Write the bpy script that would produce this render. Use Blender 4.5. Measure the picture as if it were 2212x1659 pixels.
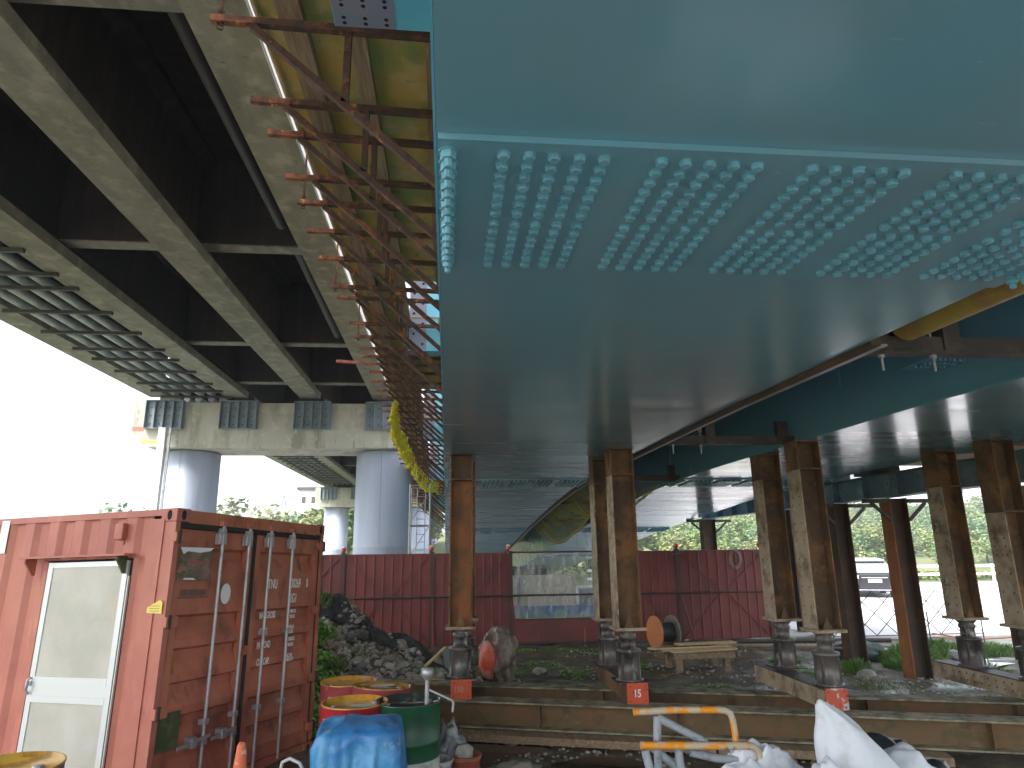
import bpy, bmesh, math, random
from mathutils import Vector, Matrix, noise
R = math.radians
random.seed(7)
for o in list(bpy.data.objects): bpy.data.objects.remove(o)
S = bpy.context.scene
C = S.collection

# ---------------------------------------------------------------- camera
cd = bpy.data.cameras.new('camera'); cam = bpy.data.objects.new('camera', cd); C.objects.link(cam); S.camera = cam
cd.sensor_width = 36; cd.lens = 36*1430/2212; cd.clip_start = .05; cd.clip_end = 2000
def cam_axes(psi, p, r):
    f = Vector((math.sin(psi)*math.cos(p), math.cos(psi)*math.cos(p), math.sin(p)))
    rt = Vector((math.cos(psi), -math.sin(psi), 0)); up = rt.cross(f)
    c, s = math.cos(r), math.sin(r)
    return c*rt+s*up, -s*rt+c*up, f
rt, up, fw = cam_axes(R(5.65), R(14), R(-.7))
cam.matrix_world = Matrix(((rt.x, up.x, -fw.x, 0), (rt.y, up.y, -fw.y, 0), (rt.z, up.z, -fw.z, 2.2), (0, 0, 0, 1)))
# ---------------------------------------------------------------- sky, sun, exposure
SUN_EL, SUN_AZ = 52, 225           # azimuth clockwise from +Y: the sun is behind the camera, to the left
W = bpy.data.worlds.new('World'); S.world = W; W.use_nodes = True
nt = W.node_tree; bg = nt.nodes['Background']
sky = nt.nodes.new('ShaderNodeTexSky'); sky.sky_type = 'NISHITA'; sky.sun_disc = False
sky.sun_elevation = R(SUN_EL); sky.sun_rotation = R(SUN_AZ); sky.air_density = 1.0; sky.dust_density = 2.5; sky.ozone_density = 1
hs = nt.nodes.new('ShaderNodeHueSaturation'); hs.inputs['Saturation'].default_value = .38
nt.links.new(sky.outputs[0], hs.inputs['Color']); nt.links.new(hs.outputs[0], bg.inputs[0]); bg.inputs[1].default_value = .15
sl = bpy.data.lights.new('sun', 'SUN'); sl.energy = 1.5; sl.angle = R(14); sl.color = (1, .96, .9)
so = bpy.data.objects.new('sun', sl); C.objects.link(so)
d = Vector((math.sin(R(SUN_AZ))*math.cos(R(SUN_EL)), math.cos(R(SUN_AZ))*math.cos(R(SUN_EL)), math.sin(R(SUN_EL))))
so.rotation_euler = d.to_track_quat('Z', 'Y').to_euler(); so.location = (0, 0, 30)
S.view_settings.view_transform = 'Standard'; S.view_settings.look = 'None'; S.view_settings.gamma = 1
S.view_settings.use_curve_mapping = False; S.view_settings.exposure = 2.05

# ---------------------------------------------------------------- materials
def M(name, base, layers=(), rough=.6, metal=0, bump=0, bscale=20, bstretch=(1, 1, 1), spec=.5, rvar=0, coat=0, alpha=1, trans=0, emit=None, obj=False, bdetail=5):
    m = bpy.data.materials.new(name); m.use_nodes = True; n = m.node_tree.nodes; l = m.node_tree.links
    b = n['Principled BSDF']; b.inputs['Roughness'].default_value = rough; b.inputs['Metallic'].default_value = metal
    b.inputs['Specular IOR Level'].default_value = spec; b.inputs['Coat Weight'].default_value = coat
    b.inputs['Coat Roughness'].default_value = .1
    b.inputs['Alpha'].default_value = alpha; b.inputs['Transmission Weight'].default_value = trans
    if emit: b.inputs['Emission Color'].default_value = (*emit[:3], 1); b.inputs['Emission Strength'].default_value = emit[3]
    if obj: src = n.new('ShaderNodeTexCoord').outputs['Object']
    else: src = n.new('ShaderNodeNewGeometry').outputs['Position']
    def vec(st):
        if tuple(st) == (1, 1, 1): return src
        mp = n.new('ShaderNodeMapping'); mp.inputs['Scale'].default_value = st; l.new(src, mp.inputs['Vector']); return mp.outputs[0]
    cur = None
    for L in layers:
        col, sc, lo, hi = L[:4]; st = L[4] if len(L) > 4 else (1, 1, 1); amt = L[5] if len(L) > 5 else 1
        no = n.new('ShaderNodeTexNoise'); no.inputs['Scale'].default_value = sc; no.inputs['Detail'].default_value = 6; no.inputs['Roughness'].default_value = .6
        l.new(vec(st), no.inputs['Vector'])
        mr = n.new('ShaderNodeMapRange'); mr.inputs[1].default_value = lo; mr.inputs[2].default_value = hi; mr.inputs[4].default_value = amt
        l.new(no.outputs['Fac'], mr.inputs[0])
        mx = n.new('ShaderNodeMix'); mx.data_type = 'RGBA'
        l.new(mr.outputs[0], mx.inputs[0])
        if cur is None: mx.inputs[6].default_value = (*base, 1)
        else: l.new(cur, mx.inputs[6])
        mx.inputs[7].default_value = (*col, 1); cur = mx.outputs[2]
    if cur is None: b.inputs['Base Color'].default_value = (*base, 1)
    else: l.new(cur, b.inputs['Base Color'])
    if bump:
        no = n.new('ShaderNodeTexNoise'); no.inputs['Scale'].default_value = bscale; no.inputs['Detail'].default_value = bdetail
        l.new(vec(bstretch), no.inputs['Vector'])
        bp = n.new('ShaderNodeBump'); bp.inputs['Strength'].default_value = 1; bp.inputs['Distance'].default_value = bump
        l.new(no.outputs['Fac'], bp.inputs['Height']); l.new(bp.outputs[0], b.inputs['Normal'])
        if rvar:
            mr = n.new('ShaderNodeMapRange'); mr.inputs[1].default_value = .3; mr.inputs[2].default_value = .7
            mr.inputs[3].default_value = rough-rvar; mr.inputs[4].default_value = rough+rvar
            l.new(no.outputs['Fac'], mr.inputs[0]); l.new(mr.outputs[0], b.inputs['Roughness'])
    return m
blue = M('teal_paint', (.155, .36, .44), [((.19, .335, .39), 1.3, .45, .62, (1, 1, 1), .5), ((.24, .29, .32), 1.7, .6, .74, (1.6, .8, 1), .35), ((.3, .26, .24), 1.1, .64, .76, (1, 2, 1), .45), ((.4, .5, .54), 5, .69, .74, (.7, 3, 1), .5)], rough=.22, bump=.0035, bscale=1.1, bdetail=2, bstretch=(.3, 2.6, 1), rvar=.06, coat=.3)
bolt_m = M('front_lit_bolt_paint', (.17, .43, .52), [((.14, .34, .42), 14, .45, .6)], rough=.35)  # girder paint lightened, so light from the front sits in the bolt colour
blue_pale = M('light_blue_paint', (.13, .45, .6), [((.16, .5, .62), 3, .4, .6)], rough=.35, bump=.001, bscale=8)
primer = M('grey_primer', (.2, .22, .28), [((.27, .22, .3), 2.5, .45, .65)], rough=.55, bump=.001)
hole_m = M('dark_hole', (.006, .007, .008), rough=.9)
rust = M('rusty_steel', (.085, .042, .028), [((.24, .085, .035), 5, .54, .64), ((.05, .028, .022), 14, .5, .62), ((.5, .17, .03), 9, .63, .68, (1, 1, 1), .8)], rough=.85, bump=.003, bscale=45)
rust_tip = M('orange_rusty_steel', (.3, .1, .05), [((.1, .045, .03), 9, .44, .6), ((.6, .3, .1), 16, .6, .68)], rough=.8, bump=.002, bscale=45)
rust_br = M('brown_beam_steel', (.1, .058, .027), [((.24, .115, .04), 2.2, .45, .62), ((.06, .035, .02), 5, .55, .68), ((.3, .2, .11), 11, .62, .7, (1, 1, 1), .5)], rough=.72, bump=.003, bscale=30, rvar=.12)
rust_pale = M('pale_dirty_flange', (.38, .29, .185), [((.15, .1, .055), 4, .45, .65), ((.4, .35, .26), 9, .55, .66), ((.1, .06, .04), 13, .62, .7, (1, 1, .4), .7)], rough=.7, bump=.002, bscale=40)
rust_or = M('orange_web_steel', (.27, .1, .028), [((.12, .065, .03), 2.1, .5, .66), ((.09, .05, .03), 12, .6, .72)], rough=.75, bump=.003, bscale=40)
rail_m = M('mossy_rail_steel', (.15, .09, .036), [((.19, .085, .03), 1.8, .5, .63, (1, 1, 3)), ((.09, .07, .03), 6, .5, .66), ((.22, .2, .12), 3.1, .58, .7, (1, 1, 2), .6)], rough=.68, bump=.003, bscale=25)
rail_top = M('pale_muddy_flange', (.32, .29, .19), [((.1, .085, .045), 5, .42, .62), ((.3, .28, .19), 13, .6, .7)], rough=.75, bump=.003, bscale=30)
dark_steel = M('dark_dirty_steel', (.045, .038, .032), [((.1, .07, .05), 5, .5, .65)], rough=.55, bump=.002, bscale=30)
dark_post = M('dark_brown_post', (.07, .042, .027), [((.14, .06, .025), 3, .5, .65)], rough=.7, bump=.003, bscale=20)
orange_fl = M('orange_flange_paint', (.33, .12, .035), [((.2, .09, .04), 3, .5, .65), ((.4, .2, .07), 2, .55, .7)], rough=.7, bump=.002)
jack_m = M('jack_cylinder_steel', (.16, .14, .125), [((.05, .045, .04), 5, .45, .6, (1, 1, .35)), ((.35, .33, .31), 9, .58, .66, (1, 1, .3)), ((.3, .12, .08), 6, .66, .72)], rough=.42, metal=.35, bump=.002, bscale=40)
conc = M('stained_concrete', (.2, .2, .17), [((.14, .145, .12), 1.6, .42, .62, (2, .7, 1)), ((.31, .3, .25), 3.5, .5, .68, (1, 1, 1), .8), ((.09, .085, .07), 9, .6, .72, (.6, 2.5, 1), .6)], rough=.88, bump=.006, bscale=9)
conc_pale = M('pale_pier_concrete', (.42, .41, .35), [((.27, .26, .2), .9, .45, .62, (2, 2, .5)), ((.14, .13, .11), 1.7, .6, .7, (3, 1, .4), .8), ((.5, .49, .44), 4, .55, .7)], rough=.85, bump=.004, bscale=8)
conc_dark = M('shaded_concrete', (.02, .017, .014), [((.045, .03, .02), 1.4, .45, .62, (4, 4, .3)), ((.015, .013, .012), 3, .5, .7)], rough=.9, bump=.004, bscale=8)  # near-black colour holds the shade inside the viaduct
conc_white = M('skylit_white_edge', (.75, .74, .72), [((.55, .54, .52), 4, .55, .7)], rough=.7)  # whitened concrete: sky light from the gap is put into the colour
pier_m = M('blue_grey_steel_jacket', (.5, .55, .66), [((.42, .47, .58), .7, .4, .62, (3, 3, .3)), ((.34, .36, .42), 6, .66, .72, (2, 2, .4), .7)], rough=.48, bump=.001, bscale=4)
plate_m = M('grey_blue_steel_plate', (.2, .25, .28), [((.15, .19, .21), 5, .5, .65)], rough=.5)
pipe_m = M('grey_green_pipe', (.26, .31, .3), [((.2, .24, .23), 4, .5, .65)], rough=.45)
bar_m = M('dark_angle_bar', (.045, .04, .042), rough=.7)
ply = M('stained_plywood', (.55, .36, .09), [((.28, .32, .1), 1.7, .43, .6, (1.4, 1, 1)), ((.6, .46, .2), 2.6, .5, .66), ((.5, .2, .04), 2.1, .58, .7, (2.5, .8, 1), .8), ((.16, .17, .05), 8, .62, .74)], rough=.65, bump=.001, bscale=50, bstretch=(4, 1, 1))
timber = M('grey_brown_timber', (.33, .22, .13), [((.2, .13, .08), 3, .42, .64, (8, .6, 8)), ((.42, .33, .22), 5, .55, .7, (6, .5, 6))], rough=.75, bump=.002, bscale=20, bstretch=(10, .7, 10))
new_timber = M('pale_timber', (.62, .46, .25), [((.5, .33, .15), 3, .45, .65, (5, .5, 5))], rough=.7)
cont = M('red_oxide_container_paint', (.45, .155, .1), [((.4, .12, .085), 1.5, .42, .6), ((.58, .22, .16), 3, .55, .7, (1, 1, .5), .7), ((.2, .055, .035), 11, .66, .74, (1, 1, .6), .8)], rough=.5, bump=.0015, bscale=9)
cont_door = M('rust_red_door_paint', (.46, .145, .08), [((.34, .1, .055), 2, .45, .62), ((.1, .04, .028), 5, .56, .7, (1, 1, .5), .8), ((.07, .035, .025), 1.3, .56, .72, (1, 1, 1), .6), ((.45, .17, .1), 5, .58, .7, (1, 1, 1), .6)], rough=.52, bump=.0015, bscale=9)
seal = M('black_rubber_seal', (.02, .018, .016), rough=.7)
galv = M('galvanised_steel', (.42, .42, .43), [((.3, .3, .31), 8, .5, .65), ((.2, .13, .1), 18, .66, .72)], rough=.42, metal=.5)
alu = M('aluminium_frame', (.62, .64, .64), rough=.35, metal=.4)
frost = M('dusty_door_glass', (.42, .41, .35), [((.5, .48, .42), 1.6, .42, .62), ((.55, .4, .27), 2.4, .62, .72, (1, 1, 1), .6)], rough=.3, bump=.001)
moss = M('mossy_dark_plate', (.05, .07, .02), [((.1, .1, .05), 9, .5, .6)], rough=.8)
white_p = M('white_paint', (.78, .78, .76), rough=.5)
white_txt = M('worn_white_lettering', (.85, .82, .8), rough=.6)
yellow_st = M('yellow_sticker', (.75, .6, .12), rough=.6)
black = M('black_mark', (.02, .02, .02), rough=.6)
rib_m = M('red_fence_rib', (.31, .08, .07), rough=.5)
fence_m = M('dark_red_sheet', (.22, .053, .046), [((.16, .04, .035), .9, .45, .6), ((.33, .09, .07), 1.6, .6, .7, (2, 1, .4), .6), ((.1, .05, .035), 1.2, .6, .74, (1.5, 1, .6), .7), ((.3, .16, .12), 7, .66, .74, (1, 1, .5), .6)], rough=.55, bump=.002, bscale=3)
fence_dark = M('brown_fence_post_paint', (.085, .04, .03), rough=.6)
red_drum = M('red_drum_paint', (.4, .02, .03), [((.2, .02, .02), 7, .6, .7)], rough=.38)
pink_drum = M('faded_red_drum_paint', (.35, .06, .07), [((.5, .3, .28), 6, .62, .68)], rough=.5)
yel_rim = M('ochre_drum_lid', (.62, .3, .03), [((.3, .16, .06), 6, .5, .64), ((.45, .42, .36), 4, .6, .68)], rough=.35)
lid_wet = M('wet_ochre_lid', (.42, .2, .03), [((.14, .1, .05), 5, .5, .62)], rough=.12)
green_drum = M('green_drum_paint', (.012, .09, .04), [((.01, .05, .03), 5, .5, .65)], rough=.4)
dirty_white = M('dirty_white_paint', (.5, .5, .45), [((.3, .3, .25), 6, .5, .66)], rough=.5)
red_mark = M('red_brush_mark', (.4, .04, .03), rough=.6)
tarp_m = M('blue_tarpaulin', (.03, .17, .42), [((.06, .28, .52), 3, .45, .62), ((.02, .1, .28), 4, .56, .68), ((.3, .45, .5), 6, .6, .7, (1, 1, 1), .7)], rough=.38, bump=.02, bscale=5)
cone_m = M('faded_orange_cone', (.6, .13, .05), [((.6, .45, .38), 14, .55, .64)], rough=.6)
sack_m = M('white_woven_sack', (.66, .69, .73), [((.45, .47, .47), 4, .52, .7)], rough=.5, bump=.02, bscale=4)
blk_sheet = M('black_plastic_sheet', (.02, .025, .03), rough=.3, bump=.02, bscale=6)
brown_sheet = M('brown_wrapping_sheet', (.2, .15, .11), [((.33, .28, .23), 6, .5, .64), ((.1, .07, .05), 4, .55, .7)], rough=.4, bump=.03, bscale=5)
grey_hose = M('grey_foam_sleeve', (.3, .33, .36), [((.2, .22, .25), 16, .5, .62)], rough=.6, bump=.004, bscale=50)
or_pipe = M('peeling_orange_pipe', (.5, .4, .28), [((.75, .27, .01), 7, .48, .54), ((.18, .13, .09), 16, .58, .66)], rough=.5, bump=.002, bscale=40)
clay = M('terracotta', (.4, .12, .07), [((.25, .07, .05), 6, .5, .65)], rough=.6)
stone = M('river_stone', (.38, .36, .31), [((.27, .2, .12), 1.3, .48, .62), ((.2, .19, .16), 4, .45, .62), ((.52, .5, .44), 9, .55, .68)], rough=.65, bump=.006, bscale=25)
stone_d = M('dark_wet_stone', (.1, .1, .09), [((.2, .19, .17), 6, .5, .66)], rough=.4, bump=.005, bscale=20)
net_dark = M('black_shade_net', (.025, .025, .026), [((.06, .06, .055), 14, .5, .62)], rough=.85, bump=.02, bscale=14)
grass_m = M('bright_weed_leaf', (.15, .36, .045), [((.28, .5, .08), 2, .45, .6)], rough=.5)
grass_d = M('dull_grass', (.1, .17, .035), [((.17, .2, .06), 2, .45, .62)], rough=.6)
leaf_mats = [M('hill_foliage_a', (.12, .2, .06), [((.22, .28, .09), .35, .42, .6)], rough=.6), M('hill_foliage_b', (.17, .21, .07), [((.25, .26, .1), .4, .42, .6)], rough=.6), M('hill_foliage_c', (.09, .17, .07), [((.15, .22, .09), .5, .42, .6)], rough=.6)]
bark = M('tree_bark', (.12, .09, .07), rough=.9)
hill_m = M('scrub_hillside', (.11, .16, .05), [((.2, .2, .1), .2, .45, .62)], rough=.9)
yellow_net = M('yellow_net_cord', (.85, .72, .02), rough=.6)
olive_net = M('olive_yellow_net_cord', (.33, .3, .04), rough=.6)
yellow_pipe = M('yellow_wrapped_pipe', (.42, .3, .06), [((.35, .18, .06), 3, .5, .65), ((.3, .25, .1), 8, .55, .7, (1, 4, 1))], rough=.5, bump=.003, bscale=6, bstretch=(1, 5, 1))
lamp_red = M('red_lamp_lens', (.75, .05, .02), rough=.25); lamp_w = M('clear_lamp_cap', (.85, .85, .8), rough=.25)
num_or = M('orange_plate_paint', (.6, .09, .03), [((.12, .04, .02), 14, .62, .68)], rough=.55)
car_paint = M('dark_car_paint', (.012, .014, .018), rough=.15, coat=.6); sky_toned_glass = M('sky_toned_glass', (.3, .33, .36), rough=.08, coat=1)  # glass base colour paled to carry the reflected sky
car_white = M('painted_sky_roof', (.7, .71, .73), rough=.15, coat=.5)  # white stands for the sky reflected in the dark car's roof
tyre_m = M('tyre_rubber', (.02, .02, .02), rough=.8); tail_red = M('tail_light_red', (.55, .01, .01), rough=.3)
road_m = M('pale_concrete_road', (.62, .6, .6), [((.54, .52, .52), .5, .45, .62)], rough=.7)
water_m = M('puddle_water', (.035, .03, .02), rough=.04, bump=.001, bscale=6)
wall_beige = M('beige_wall_paint', (.78, .74, .6), rough=.7)
mural_b = M('blue_mural_band', (.08, .25, .65), [((.2, .35, .5), 3, .6, .66)], rough=.6)
mural_g = M('green_mural_hills', (.2, .5, .4), [((.2, .4, .3), 4, .5, .62)], rough=.6)
orange_reel = M('orange_reel_disc', (.62, .22, .07), [((.5, .2, .1), 6, .5, .65)], rough=.6)
grey_reel = M('grey_reel_disc', (.2, .19, .15), [((.13, .12, .09), 8, .5, .62)], rough=.75)
cable_m = M('black_cable', (.03, .03, .028), rough=.5)
green_tarp = M('green_tarpaulin', (.01, .03, .025), [((.02, .05, .04), 4, .5, .65)], rough=.6, bump=.03, bscale=5)

def sheet_mat():
    m = bpy.data.materials.new('scratched_clear_sheet'); m.use_nodes = True; n = m.node_tree.nodes; l = m.node_tree.links
    b = n['Principled BSDF']; out = n['Material Output']
    b.inputs['Base Color'].default_value = (.8, .85, .82, 1); b.inputs['Roughness'].default_value = .25
    tr = n.new('ShaderNodeBsdfTransparent'); mix = n.new('ShaderNodeMixShader')
    g = n.new('ShaderNodeNewGeometry'); mp = n.new('ShaderNodeMapping'); mp.inputs['Rotation'].default_value = (0, R(40), 0); mp.inputs['Scale'].default_value = (5, 1, 1.6)
    no = n.new('ShaderNodeTexNoise'); no.inputs['Scale'].default_value = 2.2; no.inputs['Detail'].default_value = 6
    mr = n.new('ShaderNodeMapRange'); mr.inputs[1].default_value = .42; mr.inputs[2].default_value = .75; mr.inputs[3].default_value = .06; mr.inputs[4].default_value = .4
    l.new(g.outputs['Position'], mp.inputs['Vector']); l.new(mp.outputs[0], no.inputs['Vector']); l.new(no.outputs['Fac'], mr.inputs[0]); l.new(mr.outputs[0], mix.inputs[0])
    l.new(tr.outputs[0], mix.inputs[1]); l.new(b.outputs[0], mix.inputs[2]); l.new(mix.outputs[0], out.inputs[0])
    return m
clear_m = sheet_mat()

def ground_mat():
    m = M('muddy_ground', (.12, .1, .06), [((.055, .045, .028), .7, .42, .6), ((.22, .2, .14), 2.5, .5, .68), ((.06, .1, .03), .9, .55, .68, (1, 1, 1), .8), ((.2, .18, .14), 30, .62, .7)], rough=.8, bump=.02, bscale=14)
    n = m.node_tree.nodes; l = m.node_tree.links; b = n['Principled BSDF']
    no = n.new('ShaderNodeTexNoise'); no.inputs['Scale'].default_value = .8; no.inputs['Detail'].default_value = 4
    g = n.new('ShaderNodeNewGeometry'); l.new(g.outputs['Position'], no.inputs['Vector'])
    mr = n.new('ShaderNodeMapRange'); mr.inputs[1].default_value = .42; mr.inputs[2].default_value = .6; mr.inputs[3].default_value = .3; mr.inputs[4].default_value = .9
    l.new(no.outputs['Fac'], mr.inputs[0]); l.new(mr.outputs[0], b.inputs['Roughness'])
    return m
ground_m = ground_mat()

# ---------------------------------------------------------------- mesh helpers
def woff(o):
    v = Vector((0, 0, 0))
    while o: v += o.location; o = o.parent
    return v
class MB:
    def __init__(s): s.v = []; s.f = []; s.sm = []
    def add(s, vs, fs, smooth=False):
        k = len(s.v); s.v += [tuple(x) for x in vs]; s.f += [tuple(i+k for i in f) for f in fs]; s.sm += [smooth]*len(fs)
        return s
    def box(s, x0, y0, z0, x1, y1, z1):
        v = [(x, y, z) for z in (z0, z1) for y in (y0, y1) for x in (x0, x1)]
        return s.add(v, [(0, 2, 3, 1), (4, 5, 7, 6), (0, 1, 5, 4), (2, 6, 7, 3), (0, 4, 6, 2), (1, 3, 7, 5)])
    def beam(s, p, q, w, h, upv=(0, 0, 1), off=(0, 0)):
        p, q = Vector(p), Vector(q); a = (q-p).normalized(); u = Vector(upv)
        sd = a.cross(u)
        if sd.length < 1e-5: sd = a.cross(Vector((0, 1, 0)))
        sd.normalize(); u = sd.cross(a)
        o = sd*off[0]+u*off[1]; v = []
        for b in (p, q):
            for i, j in ((-1, -1), (1, -1), (1, 1), (-1, 1)): v.append(b+o+sd*(i*w/2)+u*(j*h/2))
        return s.add(v, [(0, 3, 2, 1), (4, 5, 6, 7), (0, 1, 5, 4), (1, 2, 6, 5), (2, 3, 7, 6), (3, 0, 4, 7)])
    def tube(s, pts, r, n=8, cap=True, smooth=True):
        pts = [Vector(p) for p in pts]; rs = r if isinstance(r, (list, tuple)) else [r]*len(pts); vs = []
        t0 = (pts[1]-pts[0]).normalized(); nn = t0.orthogonal().normalized()
        for i, p in enumerate(pts):
            t = (pts[min(i+1, len(pts)-1)]-pts[max(i-1, 0)]).normalized()
            nn = (nn-t*nn.dot(t)).normalized(); b = t.cross(nn)
            for k in range(n):
                a = 2*math.pi*k/n; vs.append(p+(nn*math.cos(a)+b*math.sin(a))*rs[i])
        fs = [(i*n+k, i*n+(k+1) % n, (i+1)*n+(k+1) % n, (i+1)*n+k) for i in range(len(pts)-1) for k in range(n)]
        s.add(vs, fs, smooth)
        if cap: s.add(vs[:n], [tuple(range(n-1, -1, -1))]); s.add(vs[-n:], [tuple(range(n))])
        return s
    def lathe(s, prof, c=(0, 0, 0), n=28, smooth=True):
        vs = []; c = Vector(c)
        for r, z in prof:
            for k in range(n):
                a = 2*math.pi*k/n; vs.append(c+Vector((r*math.cos(a), r*math.sin(a), z)))
        fs = [(i*n+k, i*n+(k+1) % n, (i+1)*n+(k+1) % n, (i+1)*n+k) for i in range(len(prof)-1) for k in range(n)]
        return s.add(vs, fs, smooth)
    def prism(s, poly, h0, h1, f):      # poly of (a,b); f(a,b,h)->xyz
        n = len(poly); vs = [f(a, b, h) for h in (h0, h1) for a, b in poly]
        return s.add(vs, [tuple(range(n-1, -1, -1)), tuple(range(n, 2*n))]+[(i, (i+1) % n, n+(i+1) % n, n+i) for i in range(n)])
    def mesh(s, name, mats):
        me = bpy.data.meshes.new(name); me.from_pydata(s.v, [], s.f); me.polygons.foreach_set('use_smooth', s.sm)
        for m in (mats if isinstance(mats, (list, tuple)) else [mats]): me.materials.append(m) if m else None
        bm = bmesh.new(); bm.from_mesh(me); bmesh.ops.recalc_face_normals(bm, faces=bm.faces); bm.to_mesh(me); bm.free()
        me.update(); return me
    def build(s, name, mat, parent=None, local=False, bevel=0):
        if parent is not None and not local:
            o = woff(parent); s.v = [(x-o.x, y-o.y, z-o.z) for x, y, z in s.v]
        return link(name, s.mesh(name, mat), parent, bevel)
def link(name, me, parent=None, bevel=0, loc=None, rot=None):
    ob = bpy.data.objects.new(name, me); C.objects.link(ob)
    if parent is not None: ob.parent = parent
    if loc is not None: ob.location = loc
    if rot is not None: ob.rotation_euler = rot
    if bevel:
        b = ob.modifiers.new('bevel', 'BEVEL'); b.width = bevel; b.segments = 2; b.limit_method = 'ANGLE'
    return ob
def tag(o, label=None, cat=None, group=None, kind=None):
    if label: o['label'] = label
    if cat: o['category'] = cat
    if group: o['group'] = group
    if kind: o['kind'] = kind
    return o
def thing(name, label, cat, loc=(0, 0, 0), rot=None, group=None):
    o = bpy.data.objects.new(name, None); C.objects.link(o); o.location = loc; o.empty_display_size = .2
    if rot is not None: o.rotation_euler = rot
    return tag(o, label, cat, group)
def copy_tree(o, parent=None, kids=None):
    kids = kids or KIDS(); c = o.copy(); C.objects.link(c)
    if parent: c.parent = parent
    for ch in kids.get(o.name, []): copy_tree(ch, c, kids)
    return c
def KIDS():
    k = {}
    for x in bpy.data.objects:
        if x.parent: k.setdefault(x.parent.name, []).append(x)
    return k
def hbeam_parts(p, q, h, w, t=.014, upv=(0, 0, 1)):
    """returns (flange a, flange b, web) meshes builders; 'up' is the direction from flange to flange"""
    return (MB().beam(p, q, w, t, upv, (0, h/2-t/2)), MB().beam(p, q, w, t, upv, (0, -h/2+t/2)), MB().beam(p, q, t, h-2*t, upv))
def text(s, size, mat, parent, loc, rot=(R(90), 0, 0), sx=1, name='lettering', ext=.0008):
    cu = bpy.data.curves.new('t', 'FONT'); cu.body = s; cu.size = size; cu.extrude = ext; cu.offset = size*.018; cu.align_y = 'CENTER'
    o = bpy.data.objects.new('t', cu); C.objects.link(o); bpy.context.view_layer.update()
    me = bpy.data.meshes.new_from_object(o.evaluated_get(bpy.context.evaluated_depsgraph_get()))
    bpy.data.objects.remove(o); me.materials.clear(); me.materials.append(mat)
    ob = link(name, me, parent, loc=loc, rot=rot); ob.scale = (sx, 1, 1); return ob
def fbm(x, y, z=0): return noise.fractal(Vector((x, y, z)), 1, 2, 4)
def blob(rx, ry, rz, seed, amp=.2, fr=1.5, sub=3, flat=True, shape=None):
    bm = bmesh.new(); bmesh.ops.create_icosphere(bm, subdivisions=sub, radius=1)
    for v in bm.verts:
        p = v.co.copy(); k = 1+amp*noise.fractal(p*fr+Vector((seed*7.3, seed*1.7, 0)), 1, 2, 3)
        q = Vector((p.x*rx*k, p.y*ry*k, p.z*rz*k))
        if shape: q = shape(p, q)
        v.co = q
    vs = [v.co.copy() for v in bm.verts]; fs = [tuple(v.index for v in f.verts) for f in bm.faces]; bm.free()
    return vs, fs
def lerp_table(T, y):
    if y <= T[0][0]: return T[0][1]
    for (a, b), (c, d2) in zip(T, T[1:]):
        if y <= c: return b+(d2-b)*(y-a)/(c-a)
    return T[-1][1]
ZT = [(-20, 3.1), (0, 3.37), (2.7, 3.405), (4, 3.43), (6, 3.465), (9.2, 3.47), (11, 3.468), (12.5, 3.44), (14, 3.385), (16, 3.28), (19, 3.07), (22, 2.84), (28, 2.3), (40, 1.2), (52, .15)]
def zs(y): return lerp_table(ZT, y)

# ================================================================= GROUND
MOUND = [(-2.6, 13.2, .78, 1.5, 1.7), (-1.0, 12.6, .46, 1.4, 1.5), (-4.5, 12.5, 1.1, 2.2, 2.2)]
def gh(x, y):
    site = max(0, min(1, (19-y)/2))*max(0, min(1, (y+1)/3))*max(0, min(1, (13.5-x)/2))*max(0, min(1, (x+9)/2))
    h = site*(.07*fbm(x*.5, y*.5)+.03*fbm(x*1.9, y*1.9, 4)+.012*fbm(x*6, y*6, 2))-.02
    if y < 16.4:
        for mx, my, mh, sx, sy in MOUND:
            d2 = ((x-mx)/sx)**2+((y-my)/sy)**2
            if d2 < 9: h += mh*math.exp(-d2)*(1+.25*fbm(x*1.4, y*1.4, 3))*min(1, (16.4-y)/.8)
    hh = max(0, y-44); h += min(hh/60, 1)**1.1*(5.5 if x > 5 else 2.2 if x < -20 else 2.2+3.3*(x+20)/25)*(1 if y < 110 else max(.0, 1-(y-110)/120))
    return h
def axis(a, b, fa, fb, fine, coarse):
    L = []; t = a
    while t < b:
        L.append(t)
        t += fine if fa <= t < fb else max(fine, min(coarse, .12*min(abs(t-fa), abs(t-fb))+fine))
    L.append(b); return L
xs_ = axis(-260, 260, -5, 12, .11, 14); ys_ = axis(-120, 360, 6, 17, .11, 10)
g = MB(); nx = len(xs_)
g.add([(x, y, gh(x, y)) for y in ys_ for x in xs_], [(j*nx+i, j*nx+i+1, (j+1)*nx+i+1, (j+1)*nx+i) for j in range(len(ys_)-1) for i in range(nx-1)], True)
go = g.build('ground', [ground_m, hill_m]); tag(go, kind='structure')
idx = []
for p in go.data.polygons: idx.append(1 if p.center.y > 36 or p.center.x < -12 or p.center.y < -8 else 0)
go.data.polygons.foreach_set('material_index', idx)
tag(MB().box(9.2, 16.2, -.03, 42, 37.5, .03).build('road', road_m), kind='structure')
tag(MB().box(-12, 16.9, -.03, 9.2, 41, .02).build('pavement', M('grey_yard_concrete', (.5, .49, .47), [((.4, .39, .37), .6, .45, .62)], rough=.8)), kind='structure')
tag(MB().box(-14, -45, -.05, 14, 2.2, .012).build('bounce_ground', M('pale_bounce_ground', (.34, .33, .31), [((.27, .26, .24), .6, .45, .62)], rough=.9)), kind='structure')  # unseen pale ground added behind the camera to bounce light onto the soffit
pd = MB()
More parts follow.
